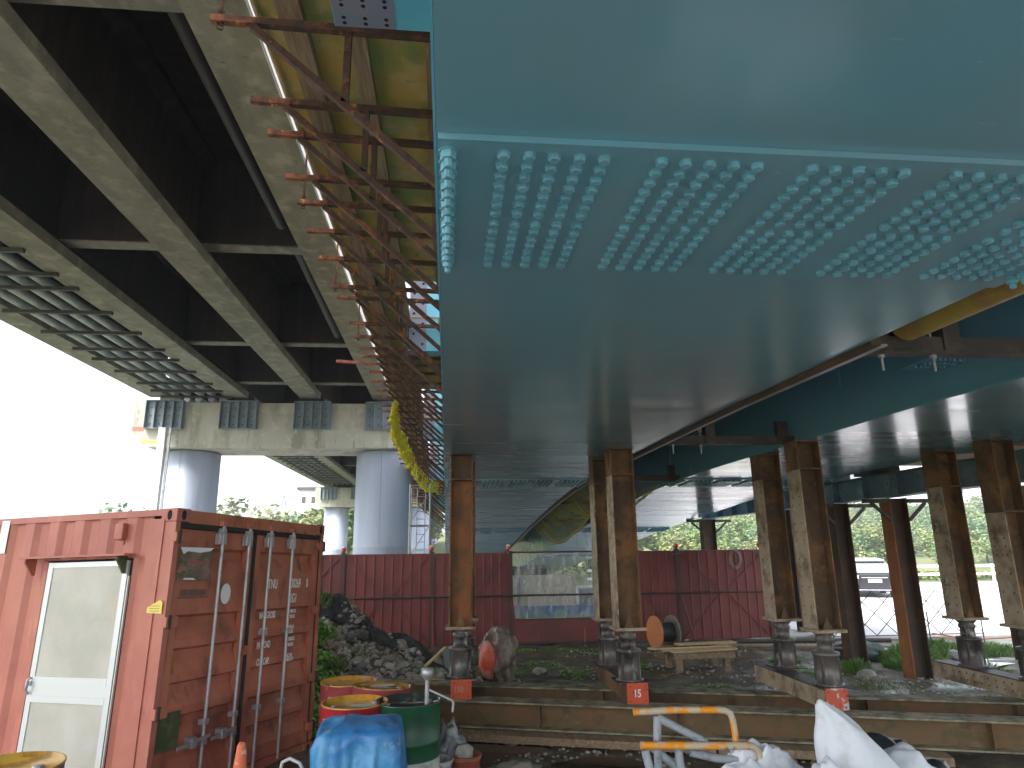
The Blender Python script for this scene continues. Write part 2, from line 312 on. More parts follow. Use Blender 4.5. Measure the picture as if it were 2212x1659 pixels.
for cx, cy, rx, ry, sd in [(.45, 8.0, .8, .5, 1), (1.6, 7.3, .5, .35, 2), (9.6, 12.6, 1.1, .5, 3), (8.6, 13.6, .6, .4, 5)]:
    ring = []
    for k in range(28):
        a = 2*math.pi*k/28; q = 1+.35*noise.noise(Vector((math.cos(a)*1.4+sd*5, math.sin(a)*1.4, sd)))
        ring.append((cx+rx*q*math.cos(a), cy+ry*q*math.sin(a), gh(cx, cy)+.03))
    pd.add(ring, [tuple(range(28))])
tag(pd.build('puddle_water', water_m), kind='structure')

# ================================================================= STEEL GIRDERS
SEG = [(-4, 2.22), (2.22, 12.65), (12.65, 22.5), (22.5, 32.5), (32.5, 50)]
def strip(x0, x1, ya, yb, dz0, dz1, step=.6):
    n = max(1, int((yb-ya)/step)); m = MB(); ys = [ya+(yb-ya)*i/n for i in range(n+1)]; v = []
    for y in ys: z = zs(y); v += [(x0, y, z+dz0), (x1, y, z+dz0), (x1, y, z+dz1), (x0, y, z+dz1)]
    f = [(0, 1, 2, 3), tuple(4*n+i for i in (3, 2, 1, 0))]
    for i in range(n):
        for k in range(4): f.append((4*i+k, 4*i+(k+1) % 4, 4*i+4+(k+1) % 4, 4*i+4+k))
    return m.add(v, f)
def hexprism(r, h, r2=None, n=6, rot=0):
    m = MB(); a = [2*math.pi*k/n+rot for k in range(n)]; r2 = r2 or r
    return [(r*math.cos(t), r*math.sin(t), 0) for t in a]+[(r*math.cos(t), r*math.sin(t), -h*.8) for t in a]+[(r2*math.cos(t), r2*math.sin(t), -h) for t in a]
def bolt_mesh():
    m = MB(); v = hexprism(.0198, .017, .0165)
    m.add(v, [(i, (i+1) % 6, 6+(i+1) % 6, 6+i) for i in range(6)]+[(6+i, 6+(i+1) % 6, 12+(i+1) % 6, 12+i) for i in range(6)]+[tuple(range(12, 18))])
    n = 10; w = [(.0225*math.cos(6.283*k/n), .0225*math.sin(6.283*k/n), z) for z in (.002, -.002) for k in range(n)]
    m.add(w, [(i, (i+1) % n, n+(i+1) % n, n+i) for i in range(n)]+[tuple(range(n, 2*n))])
    return m.mesh('bolt', bolt_m)
def nut_mesh():
    m = MB(); v = hexprism(.0245, .028, .022)
    m.add(v, [(i, (i+1) % 6, 6+(i+1) % 6, 6+i) for i in range(6)]+[(6+i, 6+(i+1) % 6, 12+(i+1) % 6, 12+i) for i in range(6)]+[tuple(range(12, 18))])
    n = 10; w = [(.03*math.cos(6.283*k/n), .03*math.sin(6.283*k/n), z) for z in (.002, -.004) for k in range(n)]
    m.add(w, [(i, (i+1) % n, n+(i+1) % n, n+i) for i in range(n)]+[tuple(range(n, 2*n))])
    w = [(r*math.cos(6.283*k/8), r*math.sin(6.283*k/8), z) for r, z in ((.0135, -.02), (.0135, -.05), (.010, -.054)) for k in range(8)]
    m.add(w, [(j*8+i, j*8+(i+1) % 8, j*8+8+(i+1) % 8, j*8+8+i) for j in (0, 1) for i in range(8)]+[tuple(range(16, 24))])
    return m.mesh('nut', bolt_m)
BM, NM = bolt_mesh(), nut_mesh()
ROWS = [1.785+.0605*i for i in range(7)]+[2.232+.0605*i for i in range(7)]
def girder(label, x0, x1, cols, near):
    t = thing('steel_girder', label, 'bridge girder', (x0, 0, 3.4))
    for a, b in SEG: strip(x0, x1, a+.003, b-.003, 0, .028).build('bottom_flange', blue, t)
    for xw in (x0+.09, x1-.09): strip(xw-.01, xw+.01, -4, 50, .028, 2.3).build('web', blue, t)
    strip(x0-.05, x1+.05, -4, 50, 2.3, 2.34).build('top_flange', blue, t)
    first = True
    for yc in (2.22, 12.65, 22.5, 32.5):
        if yc < 5 and not near: continue
        pl = strip(x0+.006, x1-.006, yc-.5, yc+.5, -.022, -.001, .25).build('splice_plate', blue, t)
        if yc < 5:
            pts = [(x, y) for x in cols for y in ROWS]
            pts.sort(key=lambda p: math.hypot(p[0], p[1]) if p[0] < 3*p[1] else 99)
            o = woff(pl)
            for x, y in pts[:272]:
                link('bolt', BM, pl, loc=(x-o.x, y-o.y, zs(y)-.022-o.z), rot=(0, 0, random.uniform(0, 6.28)))
            rest = MB()
            for x, y in pts[272:]:
                z = zs(y)-.022
                rest.add([(a+x, b+y, c+z) for a, b, c in hexprism(.0198, .017, .0165, rot=random.random())], [(i, (i+1) % 6, 6+(i+1) % 6, 6+i) for i in range(6)]+[(6+i, 6+(i+1) % 6, 12+(i+1) % 6, 12+i) for i in range(6)]+[tuple(range(12, 18))])
            tag(rest.build('bolt', bolt_m, pl), kind='stuff')
            for x in (x0+.036, x1-.036):
                for y in ROWS: link('nut', NM, pl, loc=(x-o.x, y-o.y, zs(y)-.022-o.z), rot=(0, 0, random.uniform(0, 6.28)))
        else:
            rest = MB()
            for x in [x0+.036]+cols+[x1-.036]:
                for yy in ROWS:
                    y = yy-2.22+yc; z = zs(y)-.022
                    rest.box(x-.02, y-.02, z-.03, x+.02, y+.02, z)
            tag(rest.build('bolt', blue, pl), kind='stuff')
    return t
C1 = [.16+.494*g_+.078*k for g_ in range(5) for k in range(5)]
G1 = girder('wide teal steel box girder overhead with rows of bolt heads on its underside', -.045, 2.6, C1, True)
G2X0, G2X1 = 4.42, 7.42
C2 = [G2X0+.22+.56*g_+.09*k for g_ in range(5) for k in range(5)]
G2 = girder('second teal box girder to the right, its glossy underside reflecting the sky', G2X0, G2X1, C2, False)
# light blue cross beam stubs on the left web of the first girder
def hole_disc(m, c, r, nrm, n=10):
    c = Vector(c); a = Vector(nrm).orthogonal().normalized(); b = Vector(nrm).cross(a)
    m.add([c+(a*math.cos(6.283*k/n)+b*math.sin(6.283*k/n))*r for k in range(n)], [tuple(range(n))])
for y in (3.19, 10.1, 17.0, 22.9, 28.5):
    zb = zs(y)+1.75; zt = zb+1.34
    st = MB(); st.box(-.63, y-.008, zb+.012, .04, y+.008, zt); w = st.build('cross_beam_stub', blue_pale, G1)
    MB().box(-.68, y-.12, zb-.002, .04, y+.12, zb+.012).build('flange', blue_pale, w)
    MB().box(-.62, y-.016, zb+.06, -.36, y-.0085, zt-.04).build('bare_plate', primer, w)
    MB().box(-.676, y-.116, zb-.006, -.33, y+.116, zb-.0025).build('bare_plate', primer, w)
    hm = MB()
    for i in range(7):
        for xx in (-.56, -.42): hole_disc(hm, (xx, y-.0175, zb+.14+i*.17), .022, (0, -1, 0))
    for xx in (-.62, -.5, -.38):
        for yy in (-.085, -.045, .045, .085): hole_disc(hm, (xx, y+yy, zb-.0075), .013, (0, 0, -1))
    tag(hm.build('bolt_hole', hole_m, w), kind='stuff')
# near pale blue rim on the left flange edge
strip(-.053, -.046, -2, 30, .001, .03).build('edge_rim', blue_pale, G1)

# ================================================================= FORMWORK
fw_ = thing('deck_formwork', 'stained plywood deck formwork on timber joists, left of the teal girder', 'formwork', (-.7, 5, 5.8))
EX = [(-6, -1.31), (3, -1.31), (8, -1.30), (16, -1.28), (24, -1.2), (36, -1.0)]
GAPS = [(8.6, 10.07), (14.5, 16.97), (19.6, 22.87)]
def cuts(y0, y1, step):
    L = [y0]; y = y0
    while y < y1-.01:
        y = min(y+step, y1)
        for a, b in GAPS:
            for e in (a, b):
                if L[-1]+.01 < e < y-.01: L.append(e)
        L.append(y)
    return [(a, b) for a, b in zip(L, L[1:])]
def in_gap(a, b): return any(g0-.01 < (a+b)/2 < g1+.01 for g0, g1 in GAPS)
for ya, yb in cuts(-2.4, 34, .9):
    x0 = lerp_table(EX, (ya+yb)/2)
    for xa, xb in ((x0, -1.06), (-1.062, -.69), (-.692, .03)):
        if xb > 0 and in_gap(ya, yb): continue
        strip(xa+.002, xb, ya+.001, yb-.001, 2.33, 2.345).build('plywood_sheet', ply, fw_)
for xa, xb in ((-1.16, -1.0), (-.72, -.60), (-.19, -.09)):
    for ya, yb in cuts(-2.4, 34, 3.6):
        if xa > -.3 and in_gap(ya, yb): continue
        j = random.uniform(-.012, .012); strip(xa+j, xb+j, ya+.005, yb-.005, 2.235, 2.325, .9).build('timber_joist', timber, fw_)
y = -2.4
while y < 34:
    x0 = lerp_table(EX, y); x1 = lerp_table(EX, y+3.6)
    MB().beam((x0-.012, y+.01, zs(y)+2.38), (x1-.012, y+3.59, zs(y+3.6)+2.38), .02, .18).build('edge_board', new_timber, fw_); y += 3.6
# plywood between the girders and on the far side
fm = thing('deck_formwork', 'dark plywood decking between and beyond the two teal girders', 'formwork', (5, 5, 5.8))
strip(2.62, G2X0-.06, -4, 50, 2.36, 2.38).build('plywood_sheet', timber, fm)
strip(G2X1+.06, 9.3, -4, 50, 2.36, 2.38).build('plywood_sheet', timber, fm)
strip(0.03, 2.6, -4, 50, 2.36, 2.38).build('plywood_sheet', timber, fm)
strip(G2X0, G2X1, -4, 50, 2.36, 2.38).build('plywood_sheet', timber, fm)
for x in (7.7, 8.2, 8.7, 9.2): strip(x-.04, x+.04, -2.4, 40, 2.26, 2.355, 1.5).build('timber_joist', timber, fm)
# brackets
def bracket():
    t = thing('formwork_bracket', 'x', 'bracket')
    MB().beam((-1.26, 0, 0), (.03, 0, -.03), .05, .05).build('chord', rust, t, True)
    MB().beam((-1.56, 0, .006), (-1.262, 0, 0), .048, .048).build('chord_tip', rust_tip, t, True)
    MB().beam((-1.30, 0, -.03), (.03, 0, -1.22), .045, .045, (0, 1, 0)).build('diagonal', rust, t, True)
    MB().beam((-.67, 0, -.04), (-.67, 0, -.58), .045, .045).build('strut', rust, t, True)
    return t
b0 = bracket(); BR = [b0]
ys_b = [3.0, 3.82, 4.67, 5.1, 5.8, 6.27, 6.86, 7.59, 8.51, 8.9, 9.99, 10.63, 11.3, 11.75, 12.2]
y = 12.75
while y < 31: ys_b.append(y); y += random.uniform(.55, .8)
ys_b = [2.1]+ys_b[1:]
ORD = 'nearest second third fourth fifth sixth seventh eighth ninth tenth eleventh twelfth thirteenth fourteenth'.split()
for i, y in enumerate(ys_b):
    b = b0 if i == 0 else copy_tree(b0)
    b.location = (random.uniform(-.03, .03), y, zs(y)+2.175)
    b.rotation_euler = (0, 0, random.uniform(-.015, .02)); b['group'] = 'rusty triangular brackets carrying the deck formwork'
    if i == 0: b['label'] = 'rusty formwork bracket above the frame, close to the nearest blue stub'
    elif i-1 < len(ORD): b['label'] = ORD[i-1]+' rusty triangular formwork bracket in view, counting away from the camera'
    else: b['label'] = 'dark rusty formwork bracket in the dense far run beyond the fourteenth'
    if i in (1, 5, 8, 11): 
        rb = MB().tube([(-1.5, 0, .06), (-1.5, 0, 1.5)], .012, 6)
        for q in range(5): rb.lathe([(.022, 0), (.022, .012)], (-1.5, 0, -.06+q*.03), 8)
        rb.build('hanger_rod', rust, b, True)
lb = MB().beam((-2.12, 12.32, zs(12.3)+2.25), (-1.0, 12.36, zs(12.3)+2.2), .05, .05).build('loose_steel_bar', M('pink_painted_bar', (.45, .12, .1), [((.2, .06, .04), 8, .5, .6)], rough=.7))
tag(lb, 'long pinkish steel bar sticking out left beyond the bracket tips', 'steel bar')
# nets
def net(f, nu, nv, r, m=None):
    m = m or MB(); P = [[Vector(f(i/nu, j/nv)) for j in range(nv+1)] for i in range(nu+1)]
    def seg(a, b):
        if (b-a).length < 1e-6: return
        d_ = (b-a).normalized(); n_ = d_.orthogonal().normalized(); c_ = d_.cross(n_)
        o3 = [n_*r, (-n_*.5+c_*.87)*r, (-n_*.5-c_*.87)*r]
        m.add([a+o for o in o3]+[b+o for o in o3], [(0, 1, 4, 3), (1, 2, 5, 4), (2, 0, 3, 5)])
    for i in range(nu):
        for j in range(nv):
            if (i+j) % 2 == 0: seg(P[i][j], P[i+1][j+1])
            else: seg(P[i+1][j], P[i][j+1])
    return m
def pathpt(T, u):
    u = u*(len(T)-1); i = min(int(u), len(T)-2); return Vector(T[i]).lerp(Vector(T[i+1]), u-i)
UP_ = [(-1.1, 14.2, 5.35), (-1.15, 15.2, 5.05), (-1.0, 16.5, 4.75), (-.8, 18, 4.45), (-.55, 19.3, 4.2), (-.25, 20.3, 4.15)]
LO_ = [(-1.12, 14.2, 5.15), (-1.2, 15.2, 4.7), (-1.0, 16.5, 4.35), (-.82, 18, 4.05), (-.6, 19.3, 3.8), (-.2, 20.3, 3.85)]
def nf(u, v):
    a, b = pathpt(UP_, u), pathpt(LO_, u); p = a.lerp(b, v); s_ = math.sin(v*math.pi)
    return p+Vector((-.07*s_, 0, -.1*s_))+.09*Vector((noise.noise(p*6), noise.noise(p*6+Vector((9, 0, 0))), noise.noise(p*6+Vector((0, 9, 0)))))
nm = net(nf, 110, 20, .0065)
for q in range(3): net(lambda u, v: nf(u*.5, v*.8)+Vector((.03*q-.05, .02*q, .03*q)), 50, 12, .009, nm)
tag(nm.build('safety_net', yellow_net), 'bright yellow safety net drooping from the far end of the formwork edge', 'net')
def nf2(u, v):
    y = 13.2+8.5*u; x = 2.75+v*1.55; sg = math.sin(v*math.pi)*(.45+.25*math.sin(u*9))
    return Vector((x, y, zs(y)+.02-sg+.15*abs(math.sin(u*6))))+.05*Vector((noise.noise(Vector((u*20, v*5, 0))), 0, noise.noise(Vector((u*20, v*5, 5)))))
nm2 = net(nf2, 90, 18, .007)
for x_ in (3.2, 3.5, 3.9, 4.15):
    nm2.tube([(x_, 16.5+x_-3, zs(17)-.1), (x_+.03, 16.5+x_-3, 2.2+.1*(x_-3))], .007, 4)
tag(nm2.build('safety_net', olive_net), 'olive yellow safety net sagging between the two teal girders', 'net')

# ================================================================= SERVICES BETWEEN THE GIRDERS
pp = MB()
pp.tube([(3.02, -2+i*.3, zs(-2+i*.3)+.2) for i in range(20)]+[(3.02, 3.9, zs(4)+.2)], .125, 18)
tag(pp.build('yellow_pipe', yellow_pipe), 'thick yellow brown pipe ending above the near cross channel', 'pipe')
o_ = thing('edge_rail', 'brown steel rail with a bright lower lip along the right edge of the near girder', 'steel rail', (2.7, 8, 3.4))
strip(2.612, 2.68, 3.7, 31, -.02, .10, 1).build('rail_angle', dark_post, o_); strip(2.68, 2.72, 3.7, 31, -.024, -.012, 1).build('lower_lip', galv, o_)
for i, (y, lab) in enumerate([(4.0, 'near brown channel bridging the two girders with hanging threaded rods'), (8.2, 'middle dark channel bridging the two girders behind the numbered post'), (12.6, 'far dark channel bridging the two girders below the olive net'), (16.4, 'fourth dark channel bridging the girders, inside the olive net'), (20.5, 'last dark channel between the girders low above the fence')]):
    z = zs(y)+.01; t = thing('cross_channel', lab, 'steel channel', (3.5, y, z), group='channels bridging the girders')
    m = MB(); m.box(2.66, y-.06, z, G2X0+.1, y+.06, z+.012); m.box(2.66, y-.05, z+.0125, G2X0+.1, y-.038, z+.11); m.build('channel', dark_steel, t)
    MB().box(G2X0-.16, y-.075, z+.02, G2X0-.02, y+.0, z+.3).build('end_plate', dark_steel, t)
    if i < 2:
        MB().box(3.3, y-.07, z+.013, 3.42, y+.06, z+.45).build('upright', dark_steel, t)
        MB().tube([(2.9, y, z+.2), (3.0, y, z+.16), (3.1, y, z+.16), (3.2, y, z+.2)], .04, 8).build('roller', black, t)
        for x in (2.87, 3.24):
            r_ = MB().tube([(x, y-.02, z-.12), (x, y-.02, z+.26)], .0085, 8).build('threaded_rod', galv, t)
            nb = MB(); nb.lathe([(0, -.03), (.022, -.03), (.022, -.006), (0, -.006)], (x, y-.02, z), 6); nb.lathe([(0, .16), (.028, .16), (.028, .24), (0, .24)], (x, y-.02, z), 8); nb.build('nut', galv, r_)
gp = thing('gusset', 'teal bracing gusset with bolts low on the web of the second girder', 'gusset plate', (G2X0, 6, 3.8))
MB().box(4.1, 5.0, zs(5)+.30, G2X0+.08, 5.5, zs(5)+.32).build('plate', blue, gp)
gb = MB()
for i in range(7):
    for j in range(3): gb.box(4.14+.045*i, 5.08+.12*j, zs(5)+.275, 4.165+.045*i, 5.11+.12*j, zs(5)+.299)
tag(gb.build('bolt', blue, gp), kind='stuff')

# ================================================================= OLD CONCRETE VIADUCT
vd = thing('concrete_viaduct', 'old concrete girder viaduct on the left, dark between its stained beams', 'viaduct', (-6, 10, 7.1))
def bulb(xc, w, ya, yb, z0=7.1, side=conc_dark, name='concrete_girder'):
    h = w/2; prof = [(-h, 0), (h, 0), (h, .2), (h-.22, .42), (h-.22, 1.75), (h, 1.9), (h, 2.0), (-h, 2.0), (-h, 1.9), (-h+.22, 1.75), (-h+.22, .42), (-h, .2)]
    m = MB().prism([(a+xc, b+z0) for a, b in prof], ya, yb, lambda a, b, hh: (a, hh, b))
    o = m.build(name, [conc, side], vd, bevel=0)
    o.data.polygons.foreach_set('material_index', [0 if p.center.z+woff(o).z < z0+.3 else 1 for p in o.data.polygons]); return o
BX = [(-2.2, .61), (-4.53, .64), (-6.86, .66), (-9.28, .62)]
for ya, yb in ((-8.2, 21.9), (22.6, 52.4), (53, 83)):
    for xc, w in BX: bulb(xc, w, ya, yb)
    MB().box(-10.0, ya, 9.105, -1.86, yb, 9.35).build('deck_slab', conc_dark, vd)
    n_ = 5
    for i in range(1, 6):
        yy = ya+(yb-ya)*i/6+({1: .0}.get(i, 0)) if ya > 0 else [-.1, 5.5, 11.1, 16.8, 21.0][i-1]
        for (a, wa), (b, wb) in zip(BX, BX[1:3]):
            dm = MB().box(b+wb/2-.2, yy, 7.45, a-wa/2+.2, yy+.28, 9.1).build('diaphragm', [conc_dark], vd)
            MB().box(b+wb/2-.2, yy-.006, 7.42, a-wa/2+.2, yy+.286, 7.449).build('diaphragm_edge', conc, vd)
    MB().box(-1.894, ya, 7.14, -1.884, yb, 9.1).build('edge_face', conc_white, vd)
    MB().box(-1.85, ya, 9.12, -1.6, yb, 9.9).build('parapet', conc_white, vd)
    MB().box(-10.0, ya, 9.36, -9.8, yb, 10.2).build('parapet', conc, vd)
t = thing('drain_pipe', 'black drain pipe hanging in the dark bay of the viaduct', 'pipe', (-2.9, 8, 7.8))
MB().tube([(-2.85, 1, 7.75), (-2.85, 10.6, 7.62)], .11, 12).build('pipe_length', black, t); MB().tube([(-2.85, 11.6, 7.75), (-2.85, 16.6, 7.62)], .11, 12).build('pipe_length', black, t)
cr = thing('conduit_rack', 'grey pipes carried on dark cross bars under the viaduct edge', 'conduit rack', (-8, 14, 7.2))
for ya, yb in ((-8, 21.8), (22.7, 52)):
    for x in (-8.76, -8.4, -7.98, -7.62): MB().tube([(x, ya, 7.22), (x, yb, 7.22)], .1, 14).build('pipe', pipe_m, cr)
for y in [8.8, 9.8, 10.76, 11.75, 12.43, 13.75, 15.1, 16.4, 17.3, 18.5, 19.85, 20.8, 21.6]+[23+1.05*i for i in range(27)]:
    MB().box(-9.12, y-.035, 7.03, -6.98, y+.035, 7.1).build('support_bar', bar_m, cr)
def pier(y, lab, near=True):
    t = thing('bridge_pier', lab, 'bridge pier', (-5.5, y, 0), group='piers of the old viaduct')
    z0, z1 = 5.6, 6.93
    m = MB().prism([(-10.03, z1), (-9.98, 5.95), (-9.72, z0+.02), (-9.45, 5.45), (-1.6, 5.45), (-1.2, z0+.1), (-1.1, z1)], y-.4, y+1.5, lambda a, b, h: (a, h, b))
    cap = m.build('pier_cap', conc_pale, t, bevel=.03)
    for xc in (-8.55, -2.17):
        c = MB().lathe([(.92, gh(-5, 18)-.1), (.92, 2.3), (.925, 2.31), (.925, 2.33), (.92, 2.34), (.92, 5.42), (.0, 5.42)], (xc, y+.85, 0), 48).build('column', pier_m, t)
        if near:
            sm = MB()
            sm.box(xc-.004, y+.85-.925, 2.4, xc+.004, y+.85-.918, 5.4); sm.build('seam', plate_m, c)
            for dx in (-.45, .45): MB().box(xc+dx-.03, y+.2, 5.4, xc+dx+.03, y+.26, 5.75).build('lifting_lug', galv, t)
    for xc in (-9.01, -6.72, -4.40, -2.12):
        pm = MB().box(xc-.58, y-.44, 6.05, xc+.58, y-.402, 6.95).build('bearing_bracket', plate_m, t)
        rb = MB()
        for k in range(5): rb.box(xc-.58+k*.28, y-.58, 6.06, xc-.56+k*.28, y-.4405, 6.94)
        rb.box(xc-.585, y-.585, 6.04, xc+.585, y-.4405, 6.058); rb.box(xc-.585, y-.585, 6.942, xc+.585, y-.4405, 6.96); rb.build('stiffener', plate_m, pm)
        if near:
            hm = MB()
            for a in range(4):
                for b in range(3): hm.lathe([(0, 0), (.03, 0), (.03, .03)], (0, 0, 0), 6) if False else hm.box(xc-.46+a*.28, y-.455, 6.18+b*.27, xc-.42+a*.28, y-.4405, 6.22+b*.27)
            tag(hm.build('anchor_bolt', dark_steel, pm), kind='stuff')
    return t, cap
t, cap = pier(22.2, 'nearest pier of the old viaduct with two blue grey round columns')
pm_r = M('red_paint_band', (.5, .16, .12), rough=.7)
MB().box(-9.99, 21.794, 5.98, -9.62, 21.799, 6.12).build('red_band', pm_r, cap); MB().box(-9.7, 21.794, 5.6, -8.95, 21.799, 5.68).build('yellow_band', yellow_st, cap)
MB().box(-9.1, 21.792, 5.9-.0, -9.0, 21.799, 5.95).build('patch', conc, cap)
pier(52.6, 'second pier of the old viaduct, seen small beyond the container', False); pier(83, 'third and farthest pier of the old viaduct beside the teal girder edge', False)
dp = thing('downpipe', 'white square downpipe in front of the leftmost pier column', 'pipe', (-8.85, 21.3, 0))
MB().box(-8.93, 21.2, 0, -8.72, 21.4, 6.0).build('pipe_length', white_p, dp); MB().box(-8.66, 21.3, 0, -8.6, 21.36, 6.0).build('side_strip', galv, dp)

# ================================================================= SHORING POSTS
def h_post(t, x, yf, z0, z1, wmat, fmat, w=.3, dep=.3, holes=True, top=.36):
    tf = .014
    zc = z1-top
    a = MB().box(x-w/2, yf, z0, x-w/2+tf, yf+dep, zc).build('flange', fmat, t); MB().box(x+w/2-tf, yf, z0, x+w/2, yf+dep, zc).build('flange', rust_br, t)
    MB().box(x-w/2+tf, yf+dep/2-.006, z0, x+w/2-tf, yf+dep/2+.006, zc).build('web', wmat, t)
    if holes:
        hm = MB(); z = z0+.15
        while z < zc-.1:
            for yy in (.07, .23): hole_disc(hm, (x-w/2-.0015, yf+yy, z), .011, (-1, 0, 0), 8)
            z += random.choice((.1, .1, .22))
        tag(hm.build('bolt_hole', hole_m, a), kind='stuff')
    cp = MB(); cp.box(x-w/2, yf, zc+.02, x-w/2+tf, yf+dep, z1); cp.box(x+w/2-tf, yf, zc+.02, x+w/2, yf+dep, z1); cp.box(x-w/2+tf, yf+dep/2-.006, zc+.02, x+w/2-tf, yf+dep/2+.006, z1)
    cp.build('cap_piece', rust_br, t)
    MB().box(x-w/2-.006, yf-.006, zc, x+w/2+.006, yf+dep+.006, zc+.02).build('joint_plate', rust_br, t); MB().box(x-w/2-.004, yf-.004, z1-.016, x+w/2+.004, yf+dep+.004, z1-.002).build('joint_plate', rust_br, t)
def post(x, yf, lab, wmat=rust_br, fmat=rust_pale, top=.36):
    z1 = zs(yf+.15)-.001
    t = thing('shoring_post', lab, 'shoring post', (x, yf+.15, .65), group='rusty jacked posts under the girders')
    h_post(t, x, yf, 1.25, z1, wmat, fmat, top=top)
    MB().box(x-.19, yf-.04, 1.215, x+.19, yf+.34, 1.249).build('base_plate', rust_pale, t)
    g_ = MB(); g_.prism([(-.06, 0), (.06, 0), (0, .14)], yf+.04, yf+.05, lambda a, b, h: (x+a, h, 1.25+b)); g_.build('gusset', rust_br, t)
    j = MB().lathe([(0, .635), (.17, .635), (.17, .65), (.135, .655), (.135, .95), (.15, .955), (.15, .99), (.09, 1.0), (.085, 1.1), (.1, 1.11), (.1, 1.15), (.085, 1.16), (.12, 1.2), (.12, 1.214), (0, 1.214)], (x, yf+.15, 0), 24).build('jack', jack_m, t)
    for a in range(4):
        an = a*math.pi/2+.7; MB().beam((x+.13*math.cos(an), yf+.15+.13*math.sin(an), .66), (x+.13*math.cos(an), yf+.15+.13*math.sin(an), .94), .03, .03).build('stay', dark_steel, j)
    MB().box(x-.2, yf-.03, .622, x+.2, yf+.34, .634).build('foot_plate', dark_steel, t)
    return t
PX = [(.19, 8.96), (2.23, 8.4), (4.41, 7.72), (6.95, 7.62)]
post(.19, 8.96, 'front post with the orange web standing on the beam numbered 150', rust_or, rust_br)
post(.27, 10.0, 'brown post hidden just behind the orange one on beam 150')
post(2.25, 8.4, 'front brown post standing on the beam with the plate numbered 15')
post(2.27, 9.55, 'pale flanged post right behind the one on the plate 15 beam')
post(4.43, 7.74, 'tall front post above the worn orange and white plate')
post(4.56, 9.0, 'post on the back of the beam with the worn orange plate')
post(6.93, 7.62, 'post with pale spotted flange at the right edge of the frame', rust_br, rust_pale, .9)
post(6.95, 8.62, 'post with pale streaky flange, second from the right frame edge', rust_br, rust_pale, .5)
def base_beam(x, ya, yb, lab, plate=None, txt=None, m=rust_br):
    t = thing('base_beam', lab, 'steel beam', (x, (ya+yb)/2, .41), group='short beams lying across the two rails')
    MB().box(x-.13, ya, .405, x+.13, yb, .42).build('flange', m, t); MB().box(x-.13, ya, .605, x+.13, yb, .62).build('flange', dark_steel, t)
    MB().box(x-.13, ya+.01, .42, x-.118, yb-.01, .605).build('web', m, t); MB().box(x+.118, ya+.01, .42, x+.13, yb-.01, .605).build('web', m, t)
    if plate:
        p = MB().box(x-.13, ya-.016, .395, x+.13, ya-.002, .628).build('number_plate', plate, t, bevel=.003)
        bh = MB()
        for a in (-.095, .095):
            for b in (.43, .59): hole_disc(bh, (x+a+random.uniform(-.01, .01), ya-.0175, b), .008, (0, -1, 0), 8)
        bh.build('rivet_hole', hole_m, p)
        if txt:
            o = woff(p); text(txt, .12 if len(txt) < 3 else .1, white_txt if txt == '15' else M('faded_lettering', (.55, .28, .16), rough=.6), p, (x-o.x-(.055 if len(txt) < 3 else .09), ya-.018-o.y, .51-o.z), name='number', sx=.8)
    return t
base_beam(.2, 8.94, 10.4, 'base beam with faded orange plate numbered 150', num_or, '150')
base_beam(2.29, 8.38, 9.95, 'base beam with bright orange plate numbered 15', num_or, '15')
base_beam(4.4, 7.72, 9.5, 'base beam with worn orange and white end plate beside the white sack', m=rust_pale, plate=M('worn_orange_white_plate', (.5, .5, .48), [((.55, .1, .05), 4.5, .5, .53), ((.12, .05, .03), 9, .6, .66)], rough=.6))
base_beam(6.93, 7.0, 9.35, 'long base beam with two rows of holes at the right frame edge', m=rust_pale)
hm = MB()
for i in range(9):
    for z in (.47, .55): hole_disc(hm, (6.93-.1315, 8.0+i*.12, z), .012, (-1, 0, 0), 8)
tag(hm.build('bolt_hole', hole_m, [o for o in bpy.data.objects if o.name.startswith('base_beam')][-1]), kind='stuff')
# rails
def rail(x0, x1, y_at, lab, hgt=.3, zt=.4):
    p, q = Vector((x0, y_at(x0), zt-hgt/2)), Vector((x1, y_at(x1), zt-hgt/2))
    t = thing('rail_beam', lab, 'steel beam', p)
    a, b, w = hbeam_parts(p, q, hgt, .3, .018); a.build('top_flange', rail_top, t); b.build('bottom_flange', rail_top, t); w.build('web', rail_m, t)
    st = MB(); d_ = (q-p).normalized(); n_ = int((q-p).length/1.6)
    for i in range(1, n_): c = p+d_*i*1.6; st.beam(c-d_*.006, c+d_*.006, .27, .25)
    st.build('stiffener', rail_m, t); return t
rail(-.35, 9.8, lambda x: 9.08-.335*x, 'front long rusty rail beam carrying the jacked post bases')
rail(-.95, 9.8, lambda x: 10.05-.325*x, 'back long rusty rail beam behind the numbered plates')
sl_ = thing('timber_sleeper', 'long weathered plank lying under the front rail beam', 'plank', (3, 7.6, .05))
for a, b in ((-.3, 3.0), (3.02, 5.2)): MB().beam((a, 8.86-.335*a, .045), (b, 8.86-.335*b, .045), .3, .08).build('plank', timber, sl_)

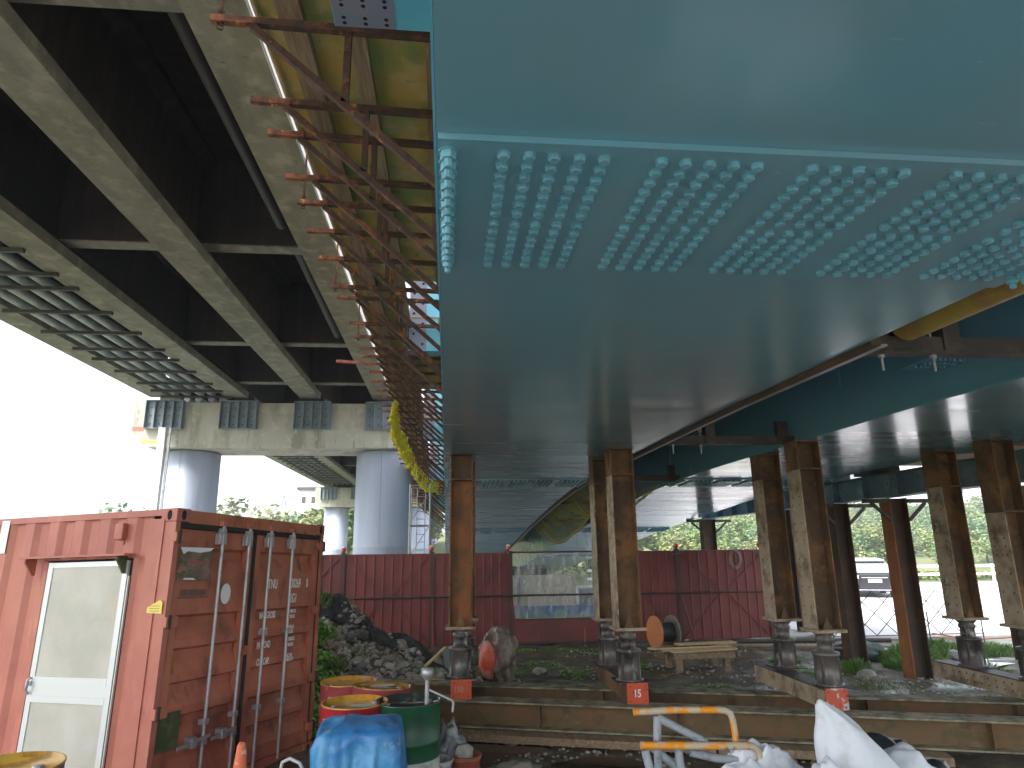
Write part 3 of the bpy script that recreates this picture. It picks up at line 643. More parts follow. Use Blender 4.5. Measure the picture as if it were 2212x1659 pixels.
# ================================================================= OTHER FALSEWORK ON THE RIGHT
lbm = thing('longitudinal_beam', 'grey blue beam on dark posts right of the second girder', 'steel beam', (8, 12, 3.2))
a, b, w = hbeam_parts((8.0, 4.5, 3.24), (8.0, 20.6, 3.24), .42, .3, .016)
gbm = M('grey_blue_beam_paint', (.13, .2, .23), [((.22, .3, .34), 3, .5, .62), ((.1, .08, .06), 6, .6, .7)], rough=.5)
a.build('flange', gbm, lbm); b.build('flange', gbm, lbm); w.build('web', gbm, lbm)
st = MB()
for i in range(16): st.box(7.86, 5+i, 3.05, 8.14, 5.012+i, 3.43)
st.build('stiffener', gbm, lbm)
for x, y, w, lab in [(7.9, 13.0, .32, 'dark brown post left of the orange edged one, beside the green tarp'), (8.15, 11.6, .34, 'dark post with one orange edge, right of the parked car'), (8.0, 20.2, .4, 'brown round topped post standing beyond the red fence'), (8.6, 9.15, .36, 'dark post with wide orange flange behind the right hand jacked posts')]:
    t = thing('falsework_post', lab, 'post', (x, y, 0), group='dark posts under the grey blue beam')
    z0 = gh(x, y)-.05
    MB().box(x-w/2, y-.15, z0, x-w/2+.016, y+.15, 3.02).build('flange', orange_fl if y < 12.5 else dark_post, t); MB().box(x+w/2-.016, y-.15, z0, x+w/2, y+.15, 3.02).build('flange', dark_post, t)  # nearer posts have an orange left flange
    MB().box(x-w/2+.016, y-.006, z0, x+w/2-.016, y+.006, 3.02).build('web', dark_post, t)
    MB().box(x-w/2-.5, y-.18, 2.93, x-w/2-.002, y-.1, 3.0).build('outrigger', dark_steel, t); MB().box(x+w/2+.002, y-.18, 2.93, x+w/2+.5, y-.1, 3.0).build('outrigger', dark_steel, t)
    
    for sg in (-1, 1): MB().beam((x+sg*(w/2+.35), y-.14, 2.93), (x+sg*w/2, y-.14, 2.62), .05, .05, (0, 1, 0)).build('knee_brace', dark_steel, t)
for x, y, z1, lab in [(9.4, 17.5, 4.6, 'thin dark post between the red fence end and the road'), (11.2, 12.6, 5.0, 'dark distant post by the right frame edge')]:
    t = thing('falsework_post', lab, 'post', (x, y, 0)); MB().box(x-.2, y-.15, -.05, x+.2, y-.13, z1).build('flange', dark_post, t); MB().box(x-.2, y+.13, -.05, x+.2, y+.15, z1).build('flange', dark_post, t); MB().box(x-.007, y-.13, -.05, x+.007, y+.13, z1).build('web', dark_post, t)

for y, lab in ((11.45, 'dark packing block above the orange edged dark post'), (13.0, 'dark packing block above the post beside the green tarp')):
    t = thing('packing_block', lab, 'packing block', (8.0, y, 3.46)); MB().box(7.72, y, 3.455, 8.28, y+.55, 4.4).build('block', dark_steel, t)
tp_ = thing('timber_platform', 'layered dark timbers between the second girder and the grey blue beam', 'platform', (8.4, 7, 3.7))
for z in (3.56, 3.72, 3.9, 4.1):
    for k in range(9): MB().box(7.5, 3.2+k*.9+random.uniform(0, .2), z, 9.6, 3.2+k*.9+.72, z+.05).build('timber', timber, tp_)
MB().box(9.6, 3, 3.3, 9.7, 11.3, 5.6).build('side_sheet', dark_steel, tp_)
# ================================================================= RED SITE FENCE
FX = [(-6.6, -4.52), (-4.52, -2.44), (-2.44, -.34), (-.34, 1.55), (3.75, 5.72), (5.72, 8.02)]
YF = 16.6
FN = thing('site_fence', 'dark red ribbed sheet metal site fence running across the middle distance', 'fence', (2, YF, 0))
def fence_panel(x0, x1, lab, z0=.02, z1=2.12):
    sh = MB().box(x0+.07, YF, z0, x1-.07, YF+.012, z1-.04).build('sheet_panel', fence_m, FN)
    n = 9; wd = (x1-x0-.14)
    for i in range(1, n):
        x = x0+.07+wd*i/n; MB().box(x-.012, YF-.03, z0+.02, x+.012, YF-.001, z1-.045).build('rib', rib_m, sh)
    xm = (x0+x1)/2
    for a, b in (((x0+.1, 2.03), (xm-.1, 1.18)), ((x1-.1, 2.03), (xm+.1, 1.18)), ((xm-.1, 1.08), (x0+.1, .1)), ((xm+.1, 1.08), (x1-.1, .1))):
        MB().beam((a[0], YF-.04, a[1]), (b[0], YF-.04, b[1]), .028, .02, (0, 1, 0)).build('brace', fence_m, sh)
    fr = MB(); fr.box(x0+.06, YF-.03, z1-.04, x1-.06, YF+.02, z1); fr.box(x0+.05, YF-.03, z0, x0+.069, YF+.02, z1-.0405); fr.box(x1-.069, YF-.03, z0, x1-.05, YF+.02, z1-.0405); fr.build('frame', fence_m, sh)
    return sh
PN = ['half hidden behind the container', 'behind the weedy end of the mound', 'with the thick round columns above it', 'behind the orange jacked post', 'behind the cable reel', 'darkest, at the right end of the fence']
for (a, b), nmn in zip(FX, PN): fence_panel(a, b, 'dark red ribbed fence panel, '+nmn)
for x in [-6.6, -4.52, -2.44, -.34, 1.55, 3.75, 5.72, 8.02]:
    p = MB(); p.box(x-.048, YF-.05, -.05, x+.048, YF-.035, 2.16); p.box(x-.048, YF+.035, -.05, x+.048, YF+.05, 2.16); p.box(x-.006, YF-.034, -.05, x+.006, YF+.034, 2.16); p = p.build('post', fence_dark, FN)
    MB().beam((x+.06, YF-.75, 0), (x+.02, YF-.06, 1.1), .035, .035).build('back_stay', fence_m, p)
# window bay
t = FN
MB().box(1.62, YF-.01, .06, 3.68, YF+.01, .55).build('low_panel', fence_m, t)
MB().box(1.62, YF-.005, .58, 3.68, YF+.0, 2.1).build('clear_sheet', clear_m, t)
for za, zb in ((2.1, 2.14), (.551, .579), (.02, .059)): MB().box(1.6, YF-.03, za, 3.7, YF+.03, zb).build('frame_bar', fence_dark, t)
MB().box(3.3, YF-.045, .02, 3.33, YF-.031, .35).build('short_stay', timber, t)
def chain(u, v): return (1.63+u*2.04, YF-.012, .6+v*1.48)
tag(net(chain, 44, 32, .0013).build('chain_link', galv, t), kind='stuff')
MB().tube([(-6.6, YF-.1, 1.12), (2, YF-.1, 1.12), (8.1, YF-.1, 1.11)], .022, 8).build('rail_pipe', dark_steel, FN)
WL = ['beside the farther thin column', 'left of the orange jacked post', 'at the left post of the clear window', 'just left of the plate 15 posts', 'above the cable reel', 'at the right end of the fence']
for x, s_ in zip([-2.44, -.36, 1.5, 3.78, 5.72, 7.88], WL):
    t = thing('warning_light', 'red warning light on the fence '+s_, 'warning light', (x, YF, 2.16), group='warning lights along the fence top')
    MB().lathe([(0, 0), (.03, 0), (.03, .03), (0, .03)], (x, YF, 2.16), 12).build('foot', dark_steel, t)
    MB().lathe([(.05, .03), (.058, .05), (.058, .10), (.05, .11)], (x, YF, 2.16), 14).build('lens', lamp_red, t)
    MB().lathe([(.05, .111), (.045, .14), (.02, .155), (0, .156)], (x, YF, 2.16), 14).build('cap', lamp_w, t)
hw = MB()
for k in range(3): hw.tube([(7.2+(.16-.02*k)*math.cos(a*.35), YF-.07-.01*k, 1.9+(.24-.03*k)*math.sin(a*.35)) for a in range(19)], .006, 5)
hw.tube([(5.55, YF-.06, 2.14), (5.6, YF-.06, 2.02), (5.75, YF-.06, 2.05), (5.9, YF-.06, 2.1)], .005, 5)
tag(hw.build('wire_coil', galv), 'loop of thin wire hung over the dark right fence panel', 'wire')
# wall with mural behind the window
bw = thing('painted_wall', 'beige wall with blue and green mural base seen through the clear sheet', 'wall', (2, 18.6, 0))
MB().box(-1, 18.5, .72, 3.5, 18.7, 1.5).build('wall', wall_beige, bw)
mb_ = MB(); v = [(-1, 18.49, .45)]
MB().box(-1, 18.49, .3, 4.4, 18.7, .719).build('blue_band', mural_b, bw)
tp = [(-1+.18*i, .42+.14*abs(math.sin(i*.9))*(1+.5*math.sin(i*.37))) for i in range(31)]
MB().prism([(-1, -.02), (4.4, -.02)]+[(min(a, 4.4), b) for a, b in reversed(tp)], 18.47, 18.489, lambda a, b, h: (a, h, b)).build('green_hills', mural_g, bw)
MB().box(1.9, 18.38, 0, 1.98, 18.46, 1.75).build('post', galv, bw); MB().box(3.95, 18.38, 0, 4.03, 18.46, 1.7).build('post', galv, bw)
sm_ = thing('shed_roof', 'low dark shed edge behind the beige wall', 'shed', (0, 19.5, 0)); MB().box(-1, 19.2, 0, 2.7, 22, 1.5).build('wall', dark_steel, sm_); MB().box(-1.1, 19.1, 1.5, 2.9, 22.2, 1.66).build('roof', dark_steel, sm_)
sb = thing('site_box', 'pale green grey box beyond the fence, right part of the window view', 'cabinet', (3.9, 20, 0)); MB().box(3.95, 19.9, 0, 4.9, 20.4, 1.0).build('body', M('pale_green_box', (.3, .4, .36), rough=.6), sb); MB().box(3.93, 19.88, 1.0, 4.92, 20.42, 1.04).build('lid', galv, sb)
# second pair of lights behind
# scaffold ladder tower
sc = thing('scaffold_tower', 'slim steel scaffold ladder tower beside the thick round column', 'scaffold', (-.8, 20, 0))
for x in (-1.08, -.5):
    for y in (19.8, 20.6): MB().tube([(x, y, 0), (x, y, 4.1)], .024, 8).build('upright', galv, sc)
for z in (.4, 2.0, 2.9, 4.05):
    for a, b in (((-1.08, 19.8), (-.5, 19.8)), ((-.5, 19.8), (-.5, 20.6)), ((-.5, 20.6), (-1.08, 20.6)), ((-1.08, 20.6), (-1.08, 19.8))): MB().tube([(*a, z), (*b, z)], .018, 6).build('ledger', galv, sc)
for z in (2.0, 2.95): MB().tube([(-1.08, 19.8, z), (-.5, 19.8, z+.9)], .014, 6).build('brace', galv, sc); 
ld = MB()
for x in (-.9, -.66): ld.tube([(x, 19.95, .2), (x+.02, 20.1, 4.0)], .014, 6)
lo = ld.build('ladder', galv, sc)
rg = MB()
for i in range(17): z = .45+i*.22; rg.tube([(-.9, 19.96+z*.035, z), (-.64, 19.96+z*.035, z)], .011, 5)
tag(rg.build('rung', galv, lo), kind='stuff')

# ================================================================= CONTAINER
u_ = Vector((.395, .918, -.039)).normalized(); v_ = Vector((-.918, .396, -.02)); v_ = (v_-v_.dot(u_)*u_).normalized(); w_ = u_.cross(v_)
A_ = Vector((-2.52, 6.60, 2.61)); H_ = 2.59; org = A_-w_*H_
ct = thing('shipping_container', 'rusty red shipping container with closed double doors and an office door in its side', 'shipping container')
ct.matrix_world = Matrix(((u_.x, v_.x, w_.x, org.x), (u_.y, v_.y, w_.y, org.y), (u_.z, v_.z, w_.z, org.z), (0, 0, 0, 1)))
def CB(name, mat, x0, y0, h0, x1, y1, h1, parent=ct, bevel=0):   # h measured down from the top
    return MB().box(x0, y0, H_+h0, x1, y1, H_+h1).build(name, mat, parent, True, bevel)
WD, LN = 2.44, 6.06
# corner posts, rails
CB('corner_post', cont, 0, 0, -2.45, .06, .13, -.12); CB('corner_post', cont_door, WD-.06, 0, -2.45, WD, .13, -.12)
CB('corner_post', cont, 0, LN-.13, -2.45, .06, LN, -.12)
CB('side_post_plate', cont, -.012, .13, -2.4, .03, .3, -.09)
for nm_, x0, y0 in (('n', 0, 0), ('n', WD-.16, 0), ('n', 0, LN-.18)):
    for h in (-.118, -2.59):
        cc = CB('corner_casting', cont if x0 < 1 else cont_door, x0-.006, y0-.006, h, x0+.166, y0+.178, h+.118+.006, bevel=.008)
        if y0 < 1:
            pr = []
            for k in range(16): a = 6.283*k/16; pr.append((x0+.08+.028*math.cos(a), H_+h+.06+.05*math.sin(a)*(1 if abs(math.sin(a)) < .9 else .95)))
            MB().add([(a, y0-.0075, b) for a, b in pr], [tuple(range(16))]).build('casting_hole', hole_m, cc, True)
            if x0 < 1: MB().add([(-.0075, y0+.08+(a-x0-.08), b) for a, b in pr], [tuple(range(16))]).build('casting_hole', hole_m, cc, True)
CB('door_header', cont_door, .16, 0, -.125, WD-.16, .1, -.004)
CB('header_gasket', seal, .07, .004, -.175, WD-.07, .06, -.126)
CB('top_side_rail', cont, 0.004, .178, -.06, .06, LN-.18, 0); CB('bottom_side_rail', cont, 0.0, .178, -2.59, .05, LN-.18, -2.43); CB('door_sill', cont_door, .16, 0, -2.59, WD-.16, .12, -2.47)
CB('roof', cont, .04, .1, -.03, WD-.02, LN-.02, -.012); CB('far_side_wall', cont, WD-.04, .13, -2.5, WD-.002, LN-.05, -.03); CB('end_wall', cont, .06, LN-.06, -2.5, WD-.05, LN-.02, -.03)
CB('floor', timber, .05, .1, -2.48, WD-.05, LN-.1, -2.44)
# corrugated side with the door opening (t .5 to 1.5)
def corr(t0, t1, h0, h1, par=ct):
    P = .33; pts = []; t = t0
    ks = sorted({t0, t1}|{q for k in range(int(t0/P)-1, int(t1/P)+2) for q in (k*P, k*P+.10, k*P+.155, k*P+.275) if t0 < q < t1})
    def dpt(t):
        f = t % P
        return .036 if f < .10 else .036*(1-(f-.10)/.055) if f < .155 else 0 if f < .275 else .036*(f-.275)/.055
    v = []; 
    for h in (h0, h1):
        for t in ks: v.append((.012+dpt(t), t, H_+h))
    n = len(ks); MB().add(v, [(i, i+1, n+i+1, n+i) for i in range(n-1)]).build('side_wall', cont, par, True)
corr(.29, .47, -2.43, -.05); corr(.47, 1.53, -.44, -.05); corr(1.53, LN-.13, -2.43, -.05)
# side vent box and awning
bx = CB('vent_cover', cont, -.05, .58, -.27, .02, .68, -.115, bevel=.01); CB('fixing_tab', cont, .0, .6, -.31, .018, .66, -.271, bx)
CB('awning', cont, -.12, .44, -.42, .0, 1.80, -.40)
MB().prism([(0, 0), (-.12, 0), (-.12, -.03), (-.03, -.16), (0, -.16)], 1.67, 1.69, lambda a, b, h: (a+.0, h, H_-.42+b)).build('awning_bracket', cont_door, ct, True)
ab = MB().prism([(0, 0), (-.12, 0), (-.12, -.03), (-.03, -.16), (0, -.16)], .52, .54, lambda a, b, h: (a+.0, h, H_-.42+b)).build('awning_bracket', moss, ct, True)
# office door
od = CB('office_door', alu, -.004, 1.44, -2.4, .022, 1.5, -.46)
CB('stile', alu, -.004, .50, -2.4, .022, .56, -.46, od); CB('top_rail', alu, -.003, .561, -.51, .021, 1.439, -.462, od)
CB('mid_rail', alu, -.006, .561, -1.56, .02, 1.439, -1.49, od); CB('mid_rail', alu, -.003, .561, -1.655, .016, 1.439, -1.5605, od); CB('mid_rail', alu, -.006, .561, -1.71, .02, 1.439, -1.6555, od)
CB('glass_pane', frost, .005, .561, -1.489, .011, 1.439, -.511, od); CB('glass_pane', frost, .005, .561, -2.36, .011, 1.439, -1.711, od)
CB('bottom_rail', alu, -.003, .561, -2.4, .021, 1.439, -2.361, od); CB('inner_strip', M('grey_strip', (.25, .26, .25), rough=.5), .0115, 1.33, -1.48, .013, 1.43, -.52, od) if False else None
CB('frame_gap', hole_m, .02, .47, -2.42, .03, .499, -.45); CB('frame_strip', alu, -.002, .478, -2.4, .019, .486, -.6)
lk = MB().tube([(-.01, 1.475, H_-1.50), (-.04, 1.475, H_-1.52), (-.045, 1.475, H_-1.6), (-.01, 1.475, H_-1.64)], .01, 8).build('handle', galv, od, True); MB().tube([(-.012, 1.475, H_-1.55), (-.03, 1.475, H_-1.55)], .02, 12).build('lock_cylinder', alu, lk, True)
yl = MB().prism([(.03, 0), (.03, -.1), (.2, -.09), (.2, -.045), (.12, -.005), (.06, .02)], -.0145, -.0135, lambda a, b, h: (h, a, H_-.84+b)).build('torn_sticker', yellow_st, ct, True)
for i in range(3): CB('print_line', M('sticker_print', (.35, .3, .1), rough=.6) if i == 0 else bpy.data.materials['sticker_print'], -.0155, .06, -.875-i*.022, -.0148, .17, -.868-i*.022, yl)
CB('white_notice', white_p, -.002, 2.14, -.35, .0, 2.25, -.02)
# double doors
ZD = .03
REC = [(-.35, -.56), (-.96, -1.16), (-1.25, -1.45), (-1.54, -1.74), (-1.83, -2.03), (-2.1, -2.3)]
def door_leaf(s0, s1, lab):
    prof = [(0, -.18)]
    for a, b in REC: prof += [(0, a), (.052, a-.025), (.052, a-.10), (0, b-.02)]
    prof.append((0, -2.46)); v = []
    for s_ in (s0+.09, s1-.09):
        for dpt, h in prof: v.append((s_, ZD+dpt, H_+h))
    n = len(prof); m = MB().add(v, [(i, i+1, n+i+1, n+i) for i in range(n-1)])
    lf = m.build('door', cont_door, ct, True); lf['label'] = lab
    CB('door_stile', cont_door, s0, ZD-.01, -2.46, s0+.089, ZD+.045, -.18, lf); CB('door_stile', cont_door, s1-.089, ZD-.01, -2.46, s1, ZD+.045, -.18, lf)
    return lf
dl = door_leaf(.075, 1.125, 'left door with torn sticker and white oval'); dr = door_leaf(1.175, WD-.075, 'right door with white lettering')
CB('door_gasket', seal, 1.126, .01, -2.47, 1.174, .05, -.176); 
for sx, sgn in ((.0, 1), (WD-.0, -1)):
    CB('gasket', seal, .062 if sgn > 0 else WD-.074, .012, -2.46, .074 if sgn > 0 else WD-.062, .06, -.18)
    for h in (-.26, -1.014, -1.77, -2.3):
        hb = CB('hinge', cont_door, (sx if sgn > 0 else sx-.13)-.006, -.03, h-.045, (sx+.13 if sgn > 0 else sx)+.006, ZD-.012, h+.045, bevel=.006)
        MB().tube([((.03 if sgn > 0 else WD-.03), -.03, H_+h-.06), ((.03 if sgn > 0 else WD-.03), -.03, H_+h+.06)], .016, 10).build('hinge_pin', seal, hb, True)
for i, (s_, lf) in enumerate([(.60, dl), (1.0, dl), (1.355, dr), (1.76, dr)]):
    rd = MB().tube([(s_, -.035, H_-2.5), (s_, -.035, H_-.12)], .0165, 12).build('locking_rod', galv, ct, True)
    br = MB(); br.box(s_-.055, -.045, H_-.31, s_+.045, ZD-.011, H_-.2); br.box(s_-.03, -.05, H_-.2, s_+.03, ZD-.012, H_-.15)
    br.build('rod_bracket', galv, rd, True, .006)
    MB().box(s_-.035, -.05, H_-.13, s_+.035, .0, H_-.08).build('cam_keeper', cont_door, rd, True, .006)
    for h in (-1.2, -1.93) if i > 1 else (-1.93, -2.1): MB().box(s_-.028, -.056, H_+h-.025, s_+.04, ZD-.011, H_+h+.025).build('rod_clamp', galv, rd, True, .006)
for a, b in ((.26, .66), (.68, 1.02)):
    hd = MB().beam((a, -.06, H_-2.09), (b, -.06, H_-2.05), .012, .03).build('handle', galv, ct, True); MB().box((a+b)/2-.04, -.075, H_-2.12, (a+b)/2+.03, ZD-.011, H_-2.03).build('handle_catch', galv, hd, True, .006)
CB('mid_latch', cont_door, 1.1, -.02, -1.40, 1.19, ZD-.011, -1.31, bevel=.006)
stk = MB().box(.10, ZD-.016, H_-.655, .52, ZD-.012, H_-.345).build('picture_sticker', M('weathered_picture', (.14, .1, .07), [((.28, .16, .12), 5, .48, .6), ((.08, .09, .02), 8, .52, .62, (1, 1, 2))], rough=.5), dl, True)
MB().prism([(.105, -.35), (.54, -.345), (.5, -.375), (.36, -.395), (.2, -.385), (.15, -.415)], ZD-.0185, ZD-.017, lambda a, b, h: (a, h, H_+b)).build('torn_white_strip', white_p, stk, True)
MB().prism([(.17, -.645), (.2, -.63), (.3, -.63), (.34, -.65)], ZD-.0185, ZD-.017, lambda a, b, h: (a, h, H_+b)).build('white_scrap', white_p, stk, True)
MB().box(.2, ZD-.019, H_-.50, .5, ZD-.0175, H_-.47).build('faded_band', M('faded_red_band', (.3, .1, .08), rough=.6), stk, True)
MB().add([(.775+.072*math.cos(6.283*k/32), ZD-.0125, H_-.785+.1*math.sin(6.283*k/32)) for k in range(32)], [tuple(range(32))]).build('white_oval', white_p, dl, True)
fg = M('faded_grey_lettering', (.16, .1, .08), rough=.7)
for i, (t0, sz) in enumerate((('KEHOCK', .07), ('————', .05))):
    if i == 0:
        for k in range(6): MB().box(.18+k*.055, ZD-.0125, H_-.79, .225+k*.055, ZD-.0112, H_-.735).build('worn_letter', fg, dl, True)
    else: MB().box(.14, ZD-.0125, H_-.815, .54, ZD-.0112, H_-.803).build('worn_line', fg, dl, True)
CB('bolted_plate', moss, .09, ZD-.016, -2.1, .34, ZD-.012, -1.785, dl)
def dt(s, x, h, size, sx=.62, y=ZD-.0115): return text(s, size, white_txt, dr, (x, y, H_+h), name='lettering', sx=sx)
dt('TNU', 1.44, -.705, .14, .55); dt('00269', 1.85, -.70, .14, .55); dt('0', 2.15, -.70, .14, .55); dt('2G1', 1.85, -.865, .14, .55)
for s, x, h, sz in (('MAX.GROSS', 1.345, -1.03, .1), ('TARE', 1.375, -1.2, .1), ('PAYLOAD', 1.345, -1.335, .1), ('CUB.CAP.', 1.36, -1.505, .1)): dt(s, x, h, sz, .5, ZD-.0015 if h in (-1.2, -1.505) else ZD-.001)
for s, x, h in (('30 480KGS', 1.84, -1.005), ('67 200LBS', 1.84, -1.065), ('1 950KGS', 1.84, -1.18), ('4 270LBS', 1.84, -1.23), ('28 530KGS', 1.84, -1.31), ('62 900LBS', 1.84, -1.37), ('33.6CU.M', 1.84, -1.485), ('1 188CU.FT', 1.84, -1.53)): dt(s, x, h, .055, .62, ZD-.001)

# ================================================================= DRUMS AND FOREGROUND THINGS
def drum(x, y, lab, body, lid, h=.88, r=.29, tilt=(0, 0, 0), white_below=0, z=0):
    t = thing('oil_drum', lab, 'oil drum', (x, y, z), rot=tilt, group='oil drums beside the container')
    pr = [(0, .01), (r-.01, 0), (r, .012)]
    for zz in (.28, .56):
        if zz < h-.1: pr += [(r, zz-.012), (r+.01, zz), (r, zz+.012)]
    pr += [(r, h-.02), (r+.006, h-.012)]
    if white_below:
        MB().lathe([p for p in pr if p[1] <= white_below]+[(r, white_below)], n=48).build('lower_body', dirty_white, t, True); MB().lathe([(r, white_below)]+[p for p in pr if p[1] > white_below], n=48).build('upper_body', body, t, True)
    else: MB().lathe(pr, n=48).build('body', body, t, True)
    MB().lathe([(r+.006, h-.012), (r+.006, h), (r-.006, h), (r-.008, h-.03), (.0, h-.03)], n=48).build('lid', lid, t, True)
    bg_ = MB(); bg_.lathe([(.035, h-.03), (.035, h-.015), (0, h-.015)], (.18, .05, 0), 14); bg_.lathe([(.02, h-.03), (.02, h-.018), (0, h-.018)], (-.18, -.06, 0), 12); bg_.build('bung', galv, t, True)
    return t
d1 = drum(-.81, 6.62, 'red drum with ochre lid and yellow label, in front of the others', red_drum, yel_rim)
def curved(t, a0, a1, z0, z1, r, mat, name):
    n = 8; v = [(r*math.cos(a0+(a1-a0)*i/n), r*math.sin(a0+(a1-a0)*i/n), z) for z in (z0, z1) for i in range(n+1)]
    return MB().add(v, [(i, i+1, n+2+i, n+1+i) for i in range(n)]).build(name, mat, t, True)
a_ = math.atan2(-6.62, .81); lbq = curved(d1, a_-1.15, a_-.6, .66, .78, .2925, yellow_st, 'paper_label'); curved(d1, a_-1.08, a_-.75, .685, .695, .2935, black, 'print_line'); curved(d1, a_-1.05, a_-.8, .75, .756, .2935, black, 'print_line')
curved(d1, a_-.1, a_+.5, .8499, .85, .2, white_p, 'foil')if False else None
d2 = drum(-.33, 6.62, 'dark green drum with white lower half and red brush mark', green_drum, M('wet_dark_lid', (.03, .04, .035), rough=.1), white_below=.42)
a_ = math.atan2(-6.62, .33)
for da, z0, z1, w in [(-.22, .16, .52, .07), (-.42, .12, .36, .06), (-.02, .12, .36, .06), (-.12, .02, .24, .05)]: curved(d2, a_-.25+da, a_-.25+da+w, z0, z1, .2935, red_mark, 'brush_stroke')
for z in (.12, .24, .35): curved(d2, a_-.67, a_-.22, z, z+.022, .294, red_mark, 'brush_stroke')
d3 = drum(-.68, 7.3, 'open topped drum with wide ochre rim tilted behind the red one', pink_drum, lid_wet, tilt=(R(-3), R(3), 0))
d4 = drum(-1.02, 7.75, 'faded red drum at the back left with a white patch', pink_drum, yel_rim, h=.86)
curved(d4, -2.2, -1.7, .65, .75, .2925, dirty_white, 'white_patch')
d5 = drum(-2.78, 4.95, 'drum in the bottom left corner with a grey blue rim and yellow lid', M('grey_blue_drum', (.12, .16, .2), rough=.5), M('yellow_wet_lid', (.5, .3, .04), [((.3, .15, .03), 5, .5, .6)], rough=.3), h=.9, r=.33)
for cx_, cy_, m_, rr in ((-.72, 6.5, dirty_white, .12), (-.62, 7.22, dirty_white, .13)):
    tag(MB().add([(cx_+rr*math.cos(6.283*k/14)*(1+.3*noise.noise(Vector((k, 0, 0)))), cy_+rr*.6*math.sin(6.283*k/14), .872 if rr < .125 else .9) for k in range(14)], [tuple(range(14))]).build('plastic_scrap', m_), 'scrap of white plastic lying on the '+('red drum lid' if rr < .125 else 'tilted ochre drum lid'), 'plastic scrap')
# pump on the green drum
pm = thing('drum_pump', 'shiny metal hand pump stuck in the green drum', 'pump', (-.16, 6.5, .85))
MB().tube([(-.16, 6.5, .8), (-.16, 6.5, 1.06)], .02, 12).build('tube', galv, pm); MB().lathe([(.022, 1.06), (.05, 1.10), (.055, 1.11), (.055, 1.16), (0, 1.165)], (-.16, 6.5, 0), 20).build('head', galv, pm)
MB().tube([(-.14, 6.49, .98), (.06, 6.44, .9), (.075, 6.44, .88), (.07, 6.44, .8)], .011, 8).build('spout', galv, pm)
# blue tarpaulin over a machine
def drape(cx, cy, sx, sy, h, mat, name, lab, cat, seed=1):
    n, rows = 160, 44; v = []
    for j in range(rows+1):
        tj = j/rows
        for i in range(n):
            a = 2*math.pi*i/n; c, s_ = math.cos(a), math.sin(a); k = (abs(c)**7+abs(s_)**7)**(-1/7)
            if tj < .4: rr = tj/.4*.95; q = 0; z = h+.07*(1-rr**1.5)
            else: q = (tj-.4)/.6; rr = .95+.07*min(1, q*5)+.07*q; z = h*(1-q)-.03*min(1, q*6)
            x, y = cx+sx*k*rr*c, cy+sy*k*rr*s_
            fold = math.sin(a*9+seed+1.5*math.sin(a*3))+.6*math.sin(a*17+seed*2+q*2); fold = abs(fold)*.05-.03
            f1 = fold*min(1, q*2.2)
            crease = .03*(1-abs(noise.noise(Vector((x*4, y*4, z*2.5+seed))))*5)*(.5 if q == 0 else 1)
            nx_, ny_ = c, s_
            v.append((x+nx_*(f1+crease*.6), y+ny_*(f1+crease*.6), max(z+(crease*.7 if q == 0 else 0), 0)))
    m = MB(); m.add(v, [(j*n+i, j*n+(i+1) % n, (j+1)*n+(i+1) % n, (j+1)*n+i) for j in range(rows) for i in range(n)], True)
    return tag(m.build(name, mat), lab, cat)
drape(-.66, 5.78, .33, .3, .87, tarp_m, 'tarp_cover', 'blue tarpaulin draped over a machine in front of the drums', 'tarpaulin', 3)
cn = thing('traffic_cone', 'faded orange traffic cone in front of the container doors', 'traffic cone', (-1.42, 5.3, 0))
MB().lathe([(0, .9), (.02, .9), (.03, .88), (.05, .7), (.14, .04), (.14, .03)], (-1.42, 5.3, 0), 24).build('body', cone_m, cn); MB().box(-1.6, 5.12, 0, -1.24, 5.48, .03).build('base', cone_m, cn, bevel=.008)
tag(MB().tube([(-1.28, 5.9, .2), (-1.28, 5.9, .5), (-1.26, 5.9, .6), (-1.2, 5.88, .63), (-1.12, 5.86, .6), (-1.06, 5.84, .5), (-1.04, 5.84, .1)], .014, 10).build('bent_pipe', dirty_white), 'bent white pipe handle between the cone and the blue tarpaulin', 'pipe')
def bucket(x, y, r, h, mat, lab, name='bucket', cat='bucket', fill=None):
    t = thing(name, lab, cat, (x, y, 0)); MB().lathe([(0, .01), (r*.8, .01), (r*.95, h*.88), (r, h*.89), (r*1.04, h), (r*.96, h), (r*.9, h*.8), (0, h*.78)], (x, y, 0), 28).build('shell', mat, t)
    MB().tube([(x+(r*1.02)*math.cos(6.283*k/28), y+(r*1.02)*math.sin(6.283*k/28), h) for k in range(29)], .009, 6).build('rim', galv if name == 'bucket' else mat, t)
    return t
bucket(-.06, 6.75, .14, .34, M('white_paint_bucket', (.45, .45, .42), [((.2, .2, .18), 8, .5, .6)], rough=.5), 'small grey rimmed paint bucket at the foot of the green drum')
bucket(.2, 7.0, .15, .3, clay, 'terracotta pot holding a pale stone, right of the paint bucket', 'flower_pot', 'pot')
v, f = blob(.1, .09, .08, 3, .3, 1.5, 2); tag(MB().add([(a+.18, b+7.0, c+.32) for a, b, c in v], f).build('stone', stone), 'pale angular stone sitting in the terracotta pot', 'stone')
v, f = blob(.14, .12, .24, 9, .5, 2.2, 4); tag(MB().add([(a+.02, b+7.1, max(c+.3, 0)) for a, b, c in v], f, True).build('plastic_bag', M('grey_plastic_bag', (.14, .15, .16), [((.35, .36, .37), 7, .52, .62)], rough=.3)), 'crumpled grey plastic bag leaning behind the green drum', 'plastic bag')
v, f = blob(.2, .14, .1, 12, .5, 2.5, 3); tag(MB().add([(a+.72, b+7.3, max(c+.05, 0)) for a, b, c in v], f, True).build('rag', M('muddy_rag', (.25, .23, .18), rough=.9)), 'muddy crumpled rag on the wet ground right of the pot', 'rag')

